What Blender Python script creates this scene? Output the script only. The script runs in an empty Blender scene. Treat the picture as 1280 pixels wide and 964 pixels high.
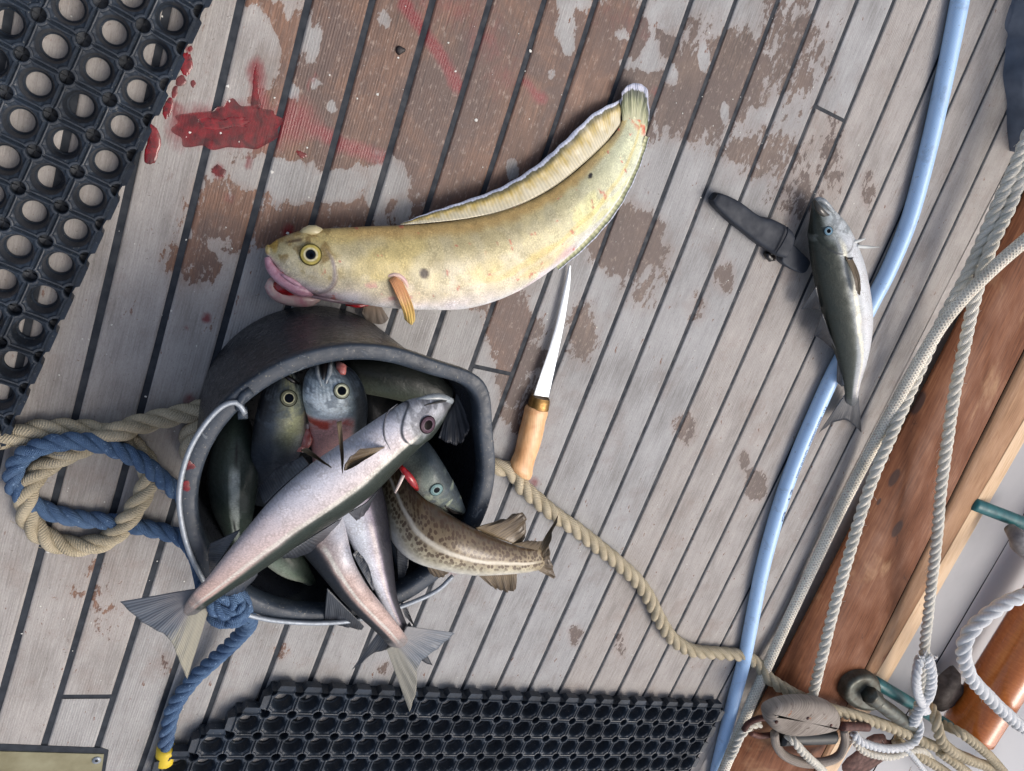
import bpy, math, random
import numpy as np
from mathutils import Vector
random.seed(7)
rng = np.random.default_rng(7)
scene = bpy.context.scene
C = scene.collection
# ------------------------------------------------------------------ camera, light, exposure
H = 0.8                      # height of the camera above the deck, metres
F = 981.86                   # focal length for a 1280 px wide picture
n_ = np.array([-0.45489, -0.43222, 1.0]); n_ /= np.linalg.norm(n_)
e_ = np.array([1, 0, 0.]) - n_[0]*n_; e_ /= np.linalg.norm(e_)
g_ = np.cross(n_, e_)
cam_d = bpy.data.cameras.new('camera'); cam = bpy.data.objects.new('camera', cam_d); C.objects.link(cam)
from mathutils import Matrix
def c2w(c): return Vector((float(np.dot(c, e_)), float(-np.dot(c, g_)), float(-np.dot(c, n_))))
rx, dn, fw = c2w((1, 0, 0)), c2w((0, 1, 0)), c2w((0, 0, 1))
m = Matrix((( rx.x, -dn.x, -fw.x, 0), (rx.y, -dn.y, -fw.y, 0), (rx.z, -dn.z, -fw.z, H), (0, 0, 0, 1)))
cam.matrix_world = m
cam_d.sensor_width = 36; cam_d.lens = F/1280*36
cam_d.clip_start = 0.01; cam_d.clip_end = 200
scene.camera = cam
w = bpy.data.worlds.new('World'); scene.world = w; w.use_nodes = True
wn = w.node_tree; bg = wn.nodes['Background']
sky = wn.nodes.new('ShaderNodeTexSky'); sky.sky_type = 'NISHITA'; sky.sun_disc = False
SUN_EL, SUN_AZ = math.radians(58), math.radians(125)     # azimuth from +Y clockwise
sky.sun_elevation = SUN_EL; sky.sun_rotation = SUN_AZ
sky.air_density = 1.0; sky.dust_density = 6.0; sky.ozone_density = 0.6
hs = wn.nodes.new('ShaderNodeHueSaturation'); hs.inputs['Saturation'].default_value = .85
wn.links.new(sky.outputs[0], hs.inputs['Color']); wn.links.new(hs.outputs[0], bg.inputs[0]); bg.inputs[1].default_value = 0.15
sun_d = bpy.data.lights.new('sun', 'SUN'); sun_d.energy = 1.0; sun_d.angle = math.radians(30); sun_d.color = (1, .98, .95)
sun = bpy.data.objects.new('sun', sun_d); C.objects.link(sun)
sd = Vector((math.sin(SUN_AZ)*math.cos(SUN_EL), math.cos(SUN_AZ)*math.cos(SUN_EL), math.sin(SUN_EL)))
sun.rotation_euler = sd.to_track_quat('Z', 'Y').to_euler(); sun.location = (0, 0, 5)
scene.view_settings.view_transform = 'Standard'; scene.view_settings.look = 'None'
scene.view_settings.exposure = 0.06; scene.view_settings.gamma = 1.0
scene.render.engine = 'CYCLES'
scene.cycles.max_bounces = 6

# ------------------------------------------------------------------ helpers
def P(x, y, z=0.0):
    """world point that the photograph shows at (x, y) when it lies at height z above the deck"""
    d = np.array([(x-640)/F, (y-482)/F, 1.0]); d *= (H-z)/(d @ n_)
    return np.array([d @ e_, -(d @ g_), z])
def PP(pts, z=0.0): return [P(p[0], p[1], p[2] if len(p) > 2 else z) for p in pts]
def pix(Q):
    Q = np.atleast_2d(Q); c = np.outer(H-Q[:, 2], n_)+np.outer(Q[:, 0], e_)-np.outer(Q[:, 1], g_)
    return np.stack([640+F*c[:, 0]/c[:, 2], 482+F*c[:, 1]/c[:, 2]], 1)
PHI = 0.358843; CUR = -0.0352622/H; U0 = 0.0730861*H; PW = 0.0685124*H
def uv2w(u, v): return u*math.cos(PHI)-v*math.sin(PHI), -(u*math.sin(PHI)+v*math.cos(PHI))
def w2uv(x, y): return x*math.cos(PHI)-y*math.sin(PHI), -x*math.sin(PHI)-y*math.cos(PHI)
def lin(c):
    c = np.array(c, float)/255
    return np.where(c <= .04045, c/12.92, ((c+.055)/1.055)**2.4)
def L4(c): return (*[float(x) for x in lin(c)], 1)
def cr(pts, k, closed=False):
    """Catmull-Rom through pts, k samples"""
    p = np.array(pts, float); n = len(p)
    if n == 2 and not closed: return p[0]+(p[1]-p[0])*np.linspace(0, 1, k)[:, None]
    if closed: q = np.vstack([p[-1], p, p[0], p[1]]); t = np.linspace(0, n, k, endpoint=False)
    else: q = np.vstack([2*p[0]-p[1], p, 2*p[-1]-p[-2]]); t = np.linspace(0, n-1, k)
    i = np.minimum(t.astype(int), (n-1 if closed else n-2)); f = (t-i)[:, None]
    a, b, c, d = q[i], q[i+1], q[i+2], q[i+3]
    return .5*(2*b+(c-a)*f+(2*a-5*b+4*c-d)*f*f+(3*b-a-3*c+d)*f**3)
def even(path, step):
    s = np.r_[0, np.cumsum(np.linalg.norm(np.diff(path, axis=0), axis=1))]
    k = max(3, int(s[-1]/step)); t = np.linspace(0, s[-1], k)
    return np.stack([np.interp(t, s, path[:, i]) for i in range(path.shape[1])], 1), t
_tab = rng.random((256, 256))
def vn(x, y):
    x = np.asarray(x, float); y = np.asarray(y, float)
    xi = np.floor(x).astype(int); yi = np.floor(y).astype(int); fx = x-xi; fy = y-yi
    fx = fx*fx*(3-2*fx); fy = fy*fy*(3-2*fy)
    T = lambda a, b: _tab[a & 255, b & 255]
    return (T(xi, yi)*(1-fx)+T(xi+1, yi)*fx)*(1-fy)+(T(xi, yi+1)*(1-fx)+T(xi+1, yi+1)*fx)*fy
def fbm(x, y, o=3):
    r = 0; a = .5; tot = 0
    for i in range(o): r = r+a*vn(x*2**i+17*i, y*2**i+5*i); tot += a; a *= .5
    return r/tot
def sst(a, b, x):
    t = np.clip((x-a)/(b-a), 0, 1); return t*t*(3-2*t)

def link_mesh(name, verts, faces, mat=None, parent=None, uv=None, attrs=None, smooth=True, cols=None):
    me = bpy.data.meshes.new(name)
    me.from_pydata([tuple(map(float, v)) for v in verts], [], [tuple(int(i) for i in f) for f in faces])
    if smooth: me.polygons.foreach_set('use_smooth', [True]*len(me.polygons))
    li = np.zeros(len(me.loops), int); me.loops.foreach_get('vertex_index', li)
    if uv is not None:
        l = me.uv_layers.new(name='UVMap'); l.data.foreach_set('uv', np.asarray(uv, float)[li].ravel())
    if cols is not None:
        a = me.color_attributes.new('Col', 'FLOAT_COLOR', 'POINT')
        cc = np.ones((len(me.vertices), 4)); cc[:, :3] = cols; a.data.foreach_set('color', cc.ravel())
    for k, v in (attrs or {}).items():
        a = me.attributes.new(k, 'FLOAT', 'POINT'); a.data.foreach_set('value', np.asarray(v, float))
    if mat: me.materials.append(mat)
    me.update()
    o = bpy.data.objects.new(name, me); C.objects.link(o)
    if parent is not None: o.parent = parent
    return o
def tag(o, label=None, cat=None, group=None, kind=None):
    for k, v in (('label', label), ('category', cat), ('group', group), ('kind', kind)):
        if v: o[k] = v
    return o
def empty(name, label, cat, group=None):
    o = bpy.data.objects.new(name, None); o.empty_display_size = .02; C.objects.link(o)
    return tag(o, label, cat, group)
def grid_faces(a, b, off=0, wrap=False, flip=False):
    i, j = np.meshgrid(np.arange(a-1), np.arange(b if wrap else b-1), indexing='ij')
    j2 = (j+1) % b
    f = np.stack([i*b+j, i*b+j2, (i+1)*b+j2, (i+1)*b+j], -1).reshape(-1, 4)+off
    return f[:, ::-1] if flip else f
def frames(path):
    t = np.gradient(path, axis=0); t /= np.linalg.norm(t, axis=1)[:, None]+1e-12
    u = np.cross(t[0], [0, 0, 1.]);
    if np.linalg.norm(u) < .1: u = np.cross(t[0], [0, 1., 0])
    u /= np.linalg.norm(u); U = [u]
    for i in range(1, len(path)):
        u = U[-1]-t[i]*(U[-1] @ t[i]); u /= np.linalg.norm(u); U.append(u)
    U = np.array(U); return t, U, np.cross(t, U)
def tube_data(path, r, seg=12, phase=0, caps=True):
    t, U, V = frames(path); n = len(path)
    r = np.broadcast_to(np.asarray(r, float), (n,))
    a = np.linspace(0, 2*np.pi, seg, endpoint=False)
    vs = path[:, None]+r[:, None, None]*(np.cos(a)[None, :, None]*U[:, None]+np.sin(a)[None, :, None]*V[:, None])
    s = np.r_[0, np.cumsum(np.linalg.norm(np.diff(path, axis=0), axis=1))]
    uv = np.stack([np.repeat(s[:, None], seg, 1), np.repeat(np.abs(a/np.pi-1)[None], n, 0)], -1).reshape(-1, 2)
    f = [tuple(x) for x in grid_faces(n, seg, 0, True)]
    if caps: f += [tuple(range(seg))[::-1], tuple(range((n-1)*seg, n*seg))]
    return vs.reshape(-1, 3), f, uv
class MB:
    def __init__(s): s.v = []; s.f = []; s.u = []; s.n = 0
    def add(s, v, f, u=None):
        v = np.asarray(v, float); s.v.append(v); s.f += [tuple(int(i)+s.n for i in q) for q in f]
        s.u.append(np.zeros((len(v), 2)) if u is None else u); s.n += len(v); return s
    def tube(s, path, r, seg=12, step=.004, smooth=True):
        p = np.array(path, float)
        if smooth and len(p) > 2: p = cr(p, len(p)*12)
        p, _ = even(p, step); s.add(*tube_data(p, r if np.isscalar(r) else np.interp(np.linspace(0, 1, len(p)), np.linspace(0, 1, len(r)), r), seg)); return s
    def build(s, name, mat, parent=None, **k):
        return link_mesh(name, np.vstack(s.v), s.f, mat, parent, uv=np.vstack(s.u), **k)
def rope_mb(path, R, lay=3.0, strands=3, seg=10, left=False, raw=False, fuzz=.22):
    """a laid rope: strands twisted round each other; R = outer radius, lay = turns' pitch in diameters"""
    p = np.array(path, float)
    if not raw: p = cr(p, len(p)*14)
    p, s = even(p, R*.42)
    p = p+np.stack([fbm(s*14, p[:, 1]*3)-.5, fbm(s*14+50, p[:, 0]*3)-.5, np.zeros(len(s))], 1)*R*.35
    t, U, V = frames(p); pitch = lay*2*R; r = R*.52; c = R*.50
    mb = MB()
    for k in range(strands):
        a = (-1 if left else 1)*2*np.pi*s/pitch+2*np.pi*k/strands
        q = p+c*(np.cos(a)[:, None]*U+np.sin(a)[:, None]*V)
        mb.add(*tube_data(q, r*(1+.12*(fbm(s*70, s*0+k*7)-.5)), seg))
    for _ in range(int(len(p)*fuzz)):
        i = random.randrange(2, len(p)-2); a = random.uniform(0, 6.28); o = math.cos(a)*U[i]+math.sin(a)*V[i]; b = p[i]+o*R*.95; dr = t[i]*random.uniform(-1, 1)+o*random.uniform(.1, .5); dr /= np.linalg.norm(dr); L = random.uniform(.003, .009)
        mb.add(*tube_data(np.array([b, b+dr*L*.5+o*L*.1, b+dr*L+t[i]*L*.2]), .00022, 3, caps=False))
    return mb
def box_data(lo, hi):
    x0, y0, z0 = lo; x1, y1, z1 = hi
    v = [(x, y, z) for z in (z0, z1) for y in (y0, y1) for x in (x0, x1)]
    return v, [(0, 2, 3, 1), (4, 5, 7, 6), (0, 1, 5, 4), (2, 6, 7, 3), (0, 4, 6, 2), (1, 3, 7, 5)]
def loft_poly(poly, z0, z1, inset=.0, steps=3, name='x', mat=None, parent=None):
    """solid from a horizontal outline with a rounded upper edge"""
    p = np.array(poly, float)[:, :2]; n = len(p); ce = p.mean(0)
    nx = np.roll(p, -1, 0)-np.roll(p, 1, 0); nr = np.stack([nx[:, 1], -nx[:, 0]], 1); nr /= np.linalg.norm(nr, axis=1)[:, None]+1e-9
    if ((p-ce)*nr).sum() < 0: nr = -nr
    rings = [np.c_[p, np.full(n, z0)], np.c_[p, np.full(n, z1-inset)]]
    for k in range(1, steps+1):
        a = k/steps*math.pi/2; rings.append(np.c_[p-nr*inset*(1-math.cos(a)), np.full(n, z1-inset+inset*math.sin(a))])
    v = np.vstack(rings); f = [tuple(x) for x in grid_faces(len(rings), n, 0, True)]
    v = np.vstack([v, [[*ce, z1]]]); b = (len(rings)-1)*n; f += [(b+i, b+(i+1) % n, len(v)-1) for i in range(n)]
    a0 = math.radians(32); x_, y_ = v[:, 0], v[:, 1]; o = link_mesh(name, v, f, mat, parent, smooth=True, uv=np.stack([x_*math.sin(a0)-y_*math.cos(a0), x_*math.cos(a0)+y_*math.sin(a0)], 1)); o.data.polygons.foreach_set('use_smooth', [i < len(f)-n for i in range(len(f))]); return o

# ------------------------------------------------------------------ materials
class MT:
    def __init__(s, name, rough=.5, metal=0, spec=.5, coat=0, coat_r=.1):
        s.m = bpy.data.materials.new(name); s.m.use_nodes = True; s.nt = s.m.node_tree
        s.b = s.nt.nodes['Principled BSDF']; b = s.b.inputs
        b['Roughness'].default_value = rough; b['Metallic'].default_value = metal
        b['Specular IOR Level'].default_value = spec; b['Coat Weight'].default_value = coat; b['Coat Roughness'].default_value = coat_r
    def N(s, t, **k):
        n = s.nt.nodes.new('ShaderNode'+t)
        for a, v in k.items():
            if a in n.inputs.keys() if isinstance(a, str) else False: n.inputs[a].default_value = v
            elif hasattr(n, a): setattr(n, a, v)
        return n
    def l(s, a, b): s.nt.links.new(a, b)
    def setin(s, n, **k):
        for a, v in k.items():
            a = a.replace('_', ' ')
            if hasattr(v, 'is_output') or isinstance(v, bpy.types.NodeSocket): s.l(v, n.inputs[a])
            else: n.inputs[a].default_value = v
        return n
    def attr(s, name, out='Fac'): n = s.N('Attribute'); n.attribute_name = name; return n.outputs[out]
    def uv(s, sc=(1, 1, 1), obj=False):
        t = s.N('TexCoord'); mp = s.N('Mapping'); mp.inputs['Scale'].default_value = sc
        s.l(t.outputs['Object' if obj else 'UV'], mp.inputs[0]); return mp.outputs[0]
    def noise(s, vec, scale, detail=3, rough=.55, dist=0):
        n = s.N('TexNoise'); s.l(vec, n.inputs['Vector']); n.inputs['Scale'].default_value = scale
        n.inputs['Detail'].default_value = detail; n.inputs['Roughness'].default_value = rough; n.inputs['Distortion'].default_value = dist
        return n.outputs['Fac']
    def ramp(s, fac, stops):
        n = s.N('ValToRGB'); e = n.color_ramp.elements
        while len(e) < len(stops): e.new(.5)
        for i, (p, c) in enumerate(stops): e[i].position = p; e[i].color = c if len(c) == 4 else (*c, 1)
        s.l(fac, n.inputs[0]); return n.outputs[0]
    def mix(s, fac, a, b, mode='MIX'):
        n = s.N('Mix'); n.data_type = 'RGBA'; n.blend_type = mode
        for i, v in ((0, fac), (6, a), (7, b)):
            if isinstance(v, bpy.types.NodeSocket): s.l(v, n.inputs[i])
            else: n.inputs[i].default_value = v
        return n.outputs[2]
    def math(s, op, a, b=None, c=None, clamp=False):
        n = s.N('Math'); n.operation = op; n.use_clamp = clamp
        for i, v in enumerate((a, b, c)):
            if v is None: continue
            if isinstance(v, bpy.types.NodeSocket): s.l(v, n.inputs[i])
            else: n.inputs[i].default_value = v
        return n.outputs[0]
    def mr(s, v, a, b, c=0, d=1, smooth=True):
        n = s.N('MapRange'); n.interpolation_type = 'SMOOTHSTEP' if smooth else 'LINEAR'
        s.l(v, n.inputs['Value'])
        for k, x in (('From Min', a), ('From Max', b), ('To Min', c), ('To Max', d)): n.inputs[k].default_value = x
        return n.outputs[0]
    def col(s, c):
        if isinstance(c, bpy.types.NodeSocket): s.l(c, s.b.inputs['Base Color'])
        else: s.b.inputs['Base Color'].default_value = c
        return s
    def rough(s, r): s.l(r, s.b.inputs['Roughness']); return s
    def bump(s, h, dist=.001, strength=1, prev=None):
        n = s.N('Bump'); n.inputs['Distance'].default_value = dist; n.inputs['Strength'].default_value = strength
        s.l(h, n.inputs['Height'])
        if prev is not None: s.l(prev, n.inputs['Normal'])
        s.l(n.outputs[0], s.b.inputs['Normal']); return n.outputs[0]
def simple(name, c, rough=.5, metal=0, spec=.5, coat=0, var=.25, scale=60, bump=.0003, c2=None, dist=0, det=4):
    m = MT(name, rough, metal, spec, coat); o = m.uv(obj=True)
    n = m.noise(o, scale, det, .6, dist); a = L4(c)
    b = L4(c2) if c2 else tuple(x*(1-var) for x in a[:3])+(1,)
    m.col(m.ramp(n, [(.3, b), (.7, a)])); m.rough(m.mr(n, .2, .8, min(1, rough*1.25), rough*.8))
    if bump: m.bump(n, bump, .6)
    return m.m

# deck wood
m = MT('weathered_teak', .6); u = m.uv()                       # u.x = across the plank (m), u.y = along it (m)
pid = m.attr('pid'); wet = m.attr('wet'); bl = m.attr('blood')
comb = m.N('CombineXYZ'); sep = m.N('SeparateXYZ'); m.l(u, sep.inputs[0])
m.l(m.math('MULTIPLY_ADD', pid, 3.7, sep.outputs[0]), comb.inputs[0]); m.l(sep.outputs[1], comb.inputs[1]); pv = comb.outputs[0]
def sc(v, s): n = m.N('Mapping'); n.inputs['Scale'].default_value = s; m.l(v, n.inputs[0]); return n.outputs[0]
grain = m.noise(sc(pv, (1, .045, 1)), 520, 5, .65)
fine = m.noise(sc(pv, (1, .25, 1)), 1300, 4, .65)
blot = m.noise(sc(pv, (1, .5, 1)), 26, 5, .6)
e1_ = m.noise(sc(pv, (1, .45, 1)), 110, 7, .72, .3); e2_ = m.noise(m.uv(obj=True), 38, 4, .6, .4)
edge = m.math('ADD', m.math('MULTIPLY', e1_, .62), m.math('MULTIPLY', e2_, .38))
dry = m.ramp(m.math('ADD', m.math('MULTIPLY', blot, .55), m.math('MULTIPLY', grain, .45)), [(.28, L4((122, 119, 116))), (.5, L4((164, 163, 162))), (.72, L4((188, 187, 186)))])
spk = m.mr(m.noise(m.uv(obj=True), 260, 5, .75), .62, .66); stn = m.mr(m.noise(m.uv(obj=True), 16, 5, .65), .5, .72, 0, .4)
dry = m.mix(stn, dry, L4((138, 124, 116))); dry = m.mix(m.math('MULTIPLY', spk, .55), dry, L4((84, 70, 64)))
tint = m.ramp(m.math('FRACT', m.math('MULTIPLY', pid, 1.731)), [(0, (.93, .96, 1.0, 1)), (.45, (1, .985, .96, 1)), (1, (1.04, .97, .92, 1))])
dry = m.mix(1.0, dry, tint, 'MULTIPLY')
sp = m.mr(m.noise(sc(pv, (1, .4, 1)), 150, 4, .65), .645, .68)                      # small brown specks
sp = m.math('MULTIPLY', sp, m.mr(blot, .42, .6))
dry = m.mix(sp, dry, L4((120, 86, 70)))
pale = m.mr(m.noise(sc(pv, (1, .8, 1)), 700, 2, .5), .74, .80)
wetc = m.ramp(m.math('ADD', m.math('MULTIPLY', grain, .6), m.math('MULTIPLY', blot, .4)), [(.3, L4((70, 58, 54))), (.5, L4((110, 90, 80))), (.72, L4((152, 126, 110)))])
wtint = m.ramp(m.math('FRACT', m.math('MULTIPLY', pid, 2.377)), [(0, (.72, .82, .9, 1)), (.35, (.86, .9, .92, 1)), (.6, (1, .95, .92, 1)), (1, (1.25, .98, .78, 1))])
wetc = m.mix(1.0, wetc, wtint, 'MULTIPLY')
wd_ = m.noise(m.uv(obj=True), 11, 6, .68, .6); wetc = m.mix(m.mr(wd_, .42, .62, 0, .7), wetc, m.mix(.5, L4((72, 64, 64)), L4((104, 86, 80)))); wetc = m.mix(m.math('MULTIPLY', m.mr(m.noise(sc(pv, (1, .5, 1)), 240, 5, .7), .55, .66), .45), wetc, L4((176, 160, 148)))
wm = m.mr(m.math('ADD', wet, m.math('MULTIPLY', m.math('SUBTRACT', edge, .5), 2.3)), .47, .53)
halo = m.mr(m.math('ADD', wet, m.math('MULTIPLY', m.math('SUBTRACT', edge, .5), 1.0)), .1, .7, 0, .35)
c = m.mix(halo, dry, L4((150, 128, 116))); c = m.mix(wm, c, wetc)
c = m.mix(m.math('MULTIPLY', pale, m.math('MULTIPLY_ADD', wm, .3, .35)), c, L4((205, 198, 190)))
bm_ = m.mr(m.math('ADD', bl, m.math('MULTIPLY', m.math('SUBTRACT', edge, .5), 1.3)), .2, .85, 0, .85)
c = m.mix(bm_, c, L4((122, 22, 34)))
c = m.mix(m.math('MULTIPLY', m.mr(fine, .3, .7), .22), c, L4((90, 80, 74)), 'MULTIPLY')
m.col(c)
m.rough(m.math('SUBTRACT', m.math('SUBTRACT', .78, m.math('MULTIPLY', wm, .26)), m.math('MULTIPLY', bm_, .3), None, True))
wv = m.N('TexWave'); wv.inputs['Scale'].default_value = 120; wv.inputs['Distortion'].default_value = 1.2; wv.inputs['Detail'].default_value = 2
m.l(sc(pv, (1, .03, 1)), wv.inputs[0])
gro = m.math('MULTIPLY', wv.outputs['Fac'], m.mr(m.math('FRACT', m.math('MULTIPLY', pid, 3.19)), .35, .7, .12, 1))
b1 = m.bump(gro, .0006, .8); b2 = m.bump(grain, .0008, .6, b1); m.bump(fine, .0004, .5, b2)
WOOD = m.m
CAULK = simple('black_caulk', (32, 40, 50), .7, var=.3, scale=90, bump=.0004)

m = MT('black_rubber', .55, 0, .4); o = m.uv(obj=True); nz = m.noise(o, 300, 4, .6); n2 = m.noise(o, 18, 3)
m.col(m.ramp(m.math('ADD', m.math('MULTIPLY', nz, .4), m.math('MULTIPLY', n2, .6)), [(.35, L4((27, 33, 41))), (.7, L4((54, 64, 76)))]))
cR = m.b.inputs['Base Color'].links[0].from_socket; gr = m.noise(o, 520, 3, .6); gm = m.math('MULTIPLY', m.mr(gr, .64, .70), m.mr(m.noise(o, 9, 3), .4, .6, .25, 1))  # pale specks: dust, and wet glints painted into the colour
m.col(m.mix(gm, cR, L4((128, 128, 122)))); m.rough(m.mr(n2, .3, .7, .6, .3)); m.bump(nz, .0005, .6); RUBBER = m.m

def fish_mat(name, rough=.42, coat=.12, scale=(1, 1), bump=.0003, specks=.2, grid=True, metal=.12):
    m = MT(name, rough, metal, .35, coat, .2); u = m.uv(); c = m.attr('Col', 'Color')
    n1 = m.noise(u, 70, 6, .65, .3); n2 = m.noise(u, 800, 3, .6)
    c = m.mix(specks, c, m.ramp(n1, [(.25, (.5, .5, .5, 1)), (.5, (.95, .95, .95, 1)), (.75, (1.3, 1.28, 1.25, 1))]), 'MULTIPLY')
    c = m.mix(specks*2.2, c, m.ramp(n2, [(.3, (.45, .45, .45, 1)), (.6, (1.1, 1.1, 1.1, 1))]), 'MULTIPLY')
    vo = m.N('TexVoronoi'); m.l(u, vo.inputs['Vector']); vo.inputs['Scale'].default_value = 480
    c = m.mix(m.math('MULTIPLY', m.mr(vo.outputs['Distance'], .30, .65), m.mr(n1, .4, .62, .08, .5)), c, (.52, .50, .48, 1), 'MULTIPLY')
    m.col(c)
    m.rough(m.mr(n1, .3, .7, rough*.7, rough*1.5))
    b = m.bump(vo.outputs['Distance'], bump, .35); m.bump(n1, bump*5, .6, b)
    return m.m
FISH = fish_mat('wet_fish_skin'); TUSK = fish_mat('tusk_skin', .42, .15, specks=.22, bump=.0004, metal=.0)
m = MT('spotted_cod_skin', .34, 0, .5, .35, .15); u = m.uv(); c = m.attr('Col', 'Color')
vo = m.N('TexVoronoi'); vo.inputs['Scale'].default_value = 250; vo.inputs['Randomness'].default_value = .9
dn_ = m.N('TexNoise'); m.l(u, dn_.inputs['Vector']); dn_.inputs['Scale'].default_value = 120
m.l(m.mix(.0025, u, dn_.outputs['Color']), vo.inputs['Vector'])
spot = m.mr(vo.outputs['Distance'], .40, .56, 1, 0); sm = m.attr('spot')
c = m.mix(m.math('MULTIPLY', spot, sm), c, L4((72, 50, 30)))
c = m.mix(.3, c, m.ramp(m.noise(u, 300, 4), [(.3, (.5, .5, .5, 1)), (.7, (1.2, 1.2, 1.2, 1))]), 'MULTIPLY'); m.col(c)
m.bump(m.noise(u, 380, 3), .0006, .5); COD = m.m

def fin_mat(name, base, tip, rays=70, rough=.4, edge=None, alpha=1.0, half=None, rc=.5):
    m = MT(name, rough, 0, .5, .25); u = m.uv(); sp = m.N('SeparateXYZ'); m.l(u, sp.inputs[0])
    wv = m.N('TexWave'); wv.inputs['Scale'].default_value = rays*.314; wv.inputs['Distortion'].default_value = 1.2; wv.inputs['Detail'].default_value = 2
    mp = m.N('Mapping'); mp.inputs['Scale'].default_value = (1, .06, 1); m.l(u, mp.inputs[0]); m.l(mp.outputs[0], wv.inputs[0])
    mq = m.N('Mapping'); mq.inputs['Scale'].default_value = (rays*.5, 1.6, 1); m.l(u, mq.inputs[0]); n = m.noise(mq.outputs[0], 1, 4, .65)
    c = m.mix(m.mr(m.math('ADD', sp.outputs[1], m.math('MULTIPLY', m.math('SUBTRACT', n, .5), 1.3)), .1, .9), L4(base), L4(tip))
    if half: c = m.mix(m.mr(m.math('ADD', sp.outputs[0], m.math('MULTIPLY', m.math('SUBTRACT', n, .5), .5)), .5, .68), c, L4(half))
    if edge: y_ = m.math('ADD', sp.outputs[1], m.math('MULTIPLY', m.math('SUBTRACT', n, .5), .22)); c = m.mix(m.mr(y_, .60, .86, 0, .85), c, L4((70, 76, 66))); c = m.mix(m.mr(y_, .86, .90), c, L4(edge))
    c = m.mix(m.mr(wv.outputs['Fac'], .2, .8, .0, rc), c, (.38, .38, .38, 1), 'MULTIPLY'); m.col(c)
    m.bump(wv.outputs['Fac'], .0005, rc)
    m.b.inputs['Alpha'].default_value = alpha
    return m.m
FIN_DK = fin_mat('dark_fin', (78, 82, 88), (48, 52, 60), 20, alpha=.96)
FIN_GR = fin_mat('grey_tail_fin', (138, 138, 140), (104, 112, 122), 34, half=(146, 144, 134))
FIN_TL = fin_mat('two_tone_tail', (134, 132, 134), (112, 118, 126), 36, half=(166, 162, 146))
FIN_PALE = fin_mat('pale_tail_fin', (150, 140, 118), (170, 165, 140), 60)
FIN_BR = fin_mat('brown_fin', (128, 112, 88), (92, 78, 60), 18, alpha=.95)
FIN_Y = fin_mat('yellow_fin_membrane', (212, 204, 176), (184, 158, 70), 80, .4, (200, 206, 224), rc=.25)
FIN_TT = fin_mat('tusk_tail', (206, 205, 165), (112, 122, 84), 34, .4, (200, 204, 222))
FIN_OR = fin_mat('orange_fin', (232, 164, 112), (236, 204, 120), 10)
FIN_W = fin_mat('white_fin', (205, 208, 205), (190, 196, 196), 10)
FIN_TR = fin_mat('translucent_fin', (150, 130, 112), (120, 110, 100), 24, alpha=.8)

def vcol(name, rough=.3, coat=.4, bump=.0003, metal=0):
    m = MT(name, rough, metal, .05, coat); m.col(m.attr('Col', 'Color'))
    if bump: m.bump(m.noise(m.uv(obj=True), 500, 3), bump, .5)
    return m.m
EYE = vcol('wet_eye', .12, .0, 0)
PINK = simple('pink_lip', (214, 172, 186), .3, coat=.4, c2=(176, 118, 134), scale=170, bump=.0008)
RED = simple('raw_red_flesh', (186, 34, 40), .22, coat=.6, c2=(110, 14, 20), scale=160, bump=.001)
FLESH = simple('pale_red_flesh', (206, 150, 142), .28, coat=.5, c2=(168, 62, 52), scale=130, bump=.0009)
DARK = simple('dark_mouth', (20, 16, 16), .3, coat=.3)
JAW = simple('silver_jaw', (168, 176, 180), .28, coat=.5, c2=(108, 116, 122), scale=200)
def bloodmat(name, a):
    m = MT(name, .1, 0, .45, .25, .05); o = m.uv(obj=True); n = m.noise(o, 120, 4, .6, .5)
    m.col(m.ramp(n, [(.35, L4((70, 4, 12))), (.65, L4((136, 14, 28)))])); m.b.inputs['Alpha'].default_value = a
    m.bump(m.noise(o, 90, 2), .0002, .5); return m.m
BLOOD = bloodmat('wet_blood', .93); BLOOD_T = bloodmat('thin_blood', .72)

def ropemat(name, c, c2, freq=900, dirt=(110, 100, 80), fl=None):
    m = MT(name, .85, 0, .2); u = m.uv(); mp = m.N('Mapping'); mp.inputs['Scale'].default_value = (1, .02, 1); mp.inputs['Rotation'].default_value = (0, 0, .0)
    o = m.uv(obj=True)
    wv = m.N('TexWave'); wv.inputs['Scale'].default_value = freq/6.28; wv.inputs['Distortion'].default_value = 2; wv.inputs['Detail'].default_value = 2
    sp = m.N('SeparateXYZ'); m.l(u, sp.inputs[0]); cb = m.N('CombineXYZ')
    m.l(m.math('MULTIPLY_ADD', sp.outputs[1], .006, sp.outputs[0]), cb.inputs[0]); m.l(cb.outputs[0], wv.inputs[0])
    n = m.noise(o, 45, 4, .6); f = m.noise(o, 900, 3, .6)
    cc = m.mix(m.mr(n, .35, .7), L4(c), L4(c2)); cc = m.mix(m.mr(m.noise(o, 14, 4), .5, .75, 0, .5), cc, L4(dirt))
    cc = m.mix(m.math('MULTIPLY', m.mr(wv.outputs['Fac'], 0, .5, 1, 0), .22), cc, (.3, .28, .25, 1), 'MULTIPLY')
    cc = m.mix(m.mr(f, .3, .6, .2, 0), cc, (.4, .38, .35, 1), 'MULTIPLY')
    if fl: cc = m.mix(m.mr(m.noise(o, 260, 2), .66, .7, 0, .8), cc, L4(fl))
    m.col(cc); b = m.bump(wv.outputs['Fac'], .0009, .7); m.bump(f, .0009, .7, b); return m.m
TAN = ropemat('tan_hemp_rope', (204, 192, 166), (184, 172, 146), dirt=(156, 146, 122))
BLUE = ropemat('blue_polypropylene_rope', (96, 124, 158), (74, 100, 136), 1300, (98, 114, 140), (140, 166, 198))
WHITE = ropemat('weathered_white_rope', (244, 240, 228), (230, 227, 214), 1000, (208, 200, 182))
WHITE2 = ropemat('bright_white_rope', (246, 248, 250), (232, 237, 240), 1100, (218, 220, 220))
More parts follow.
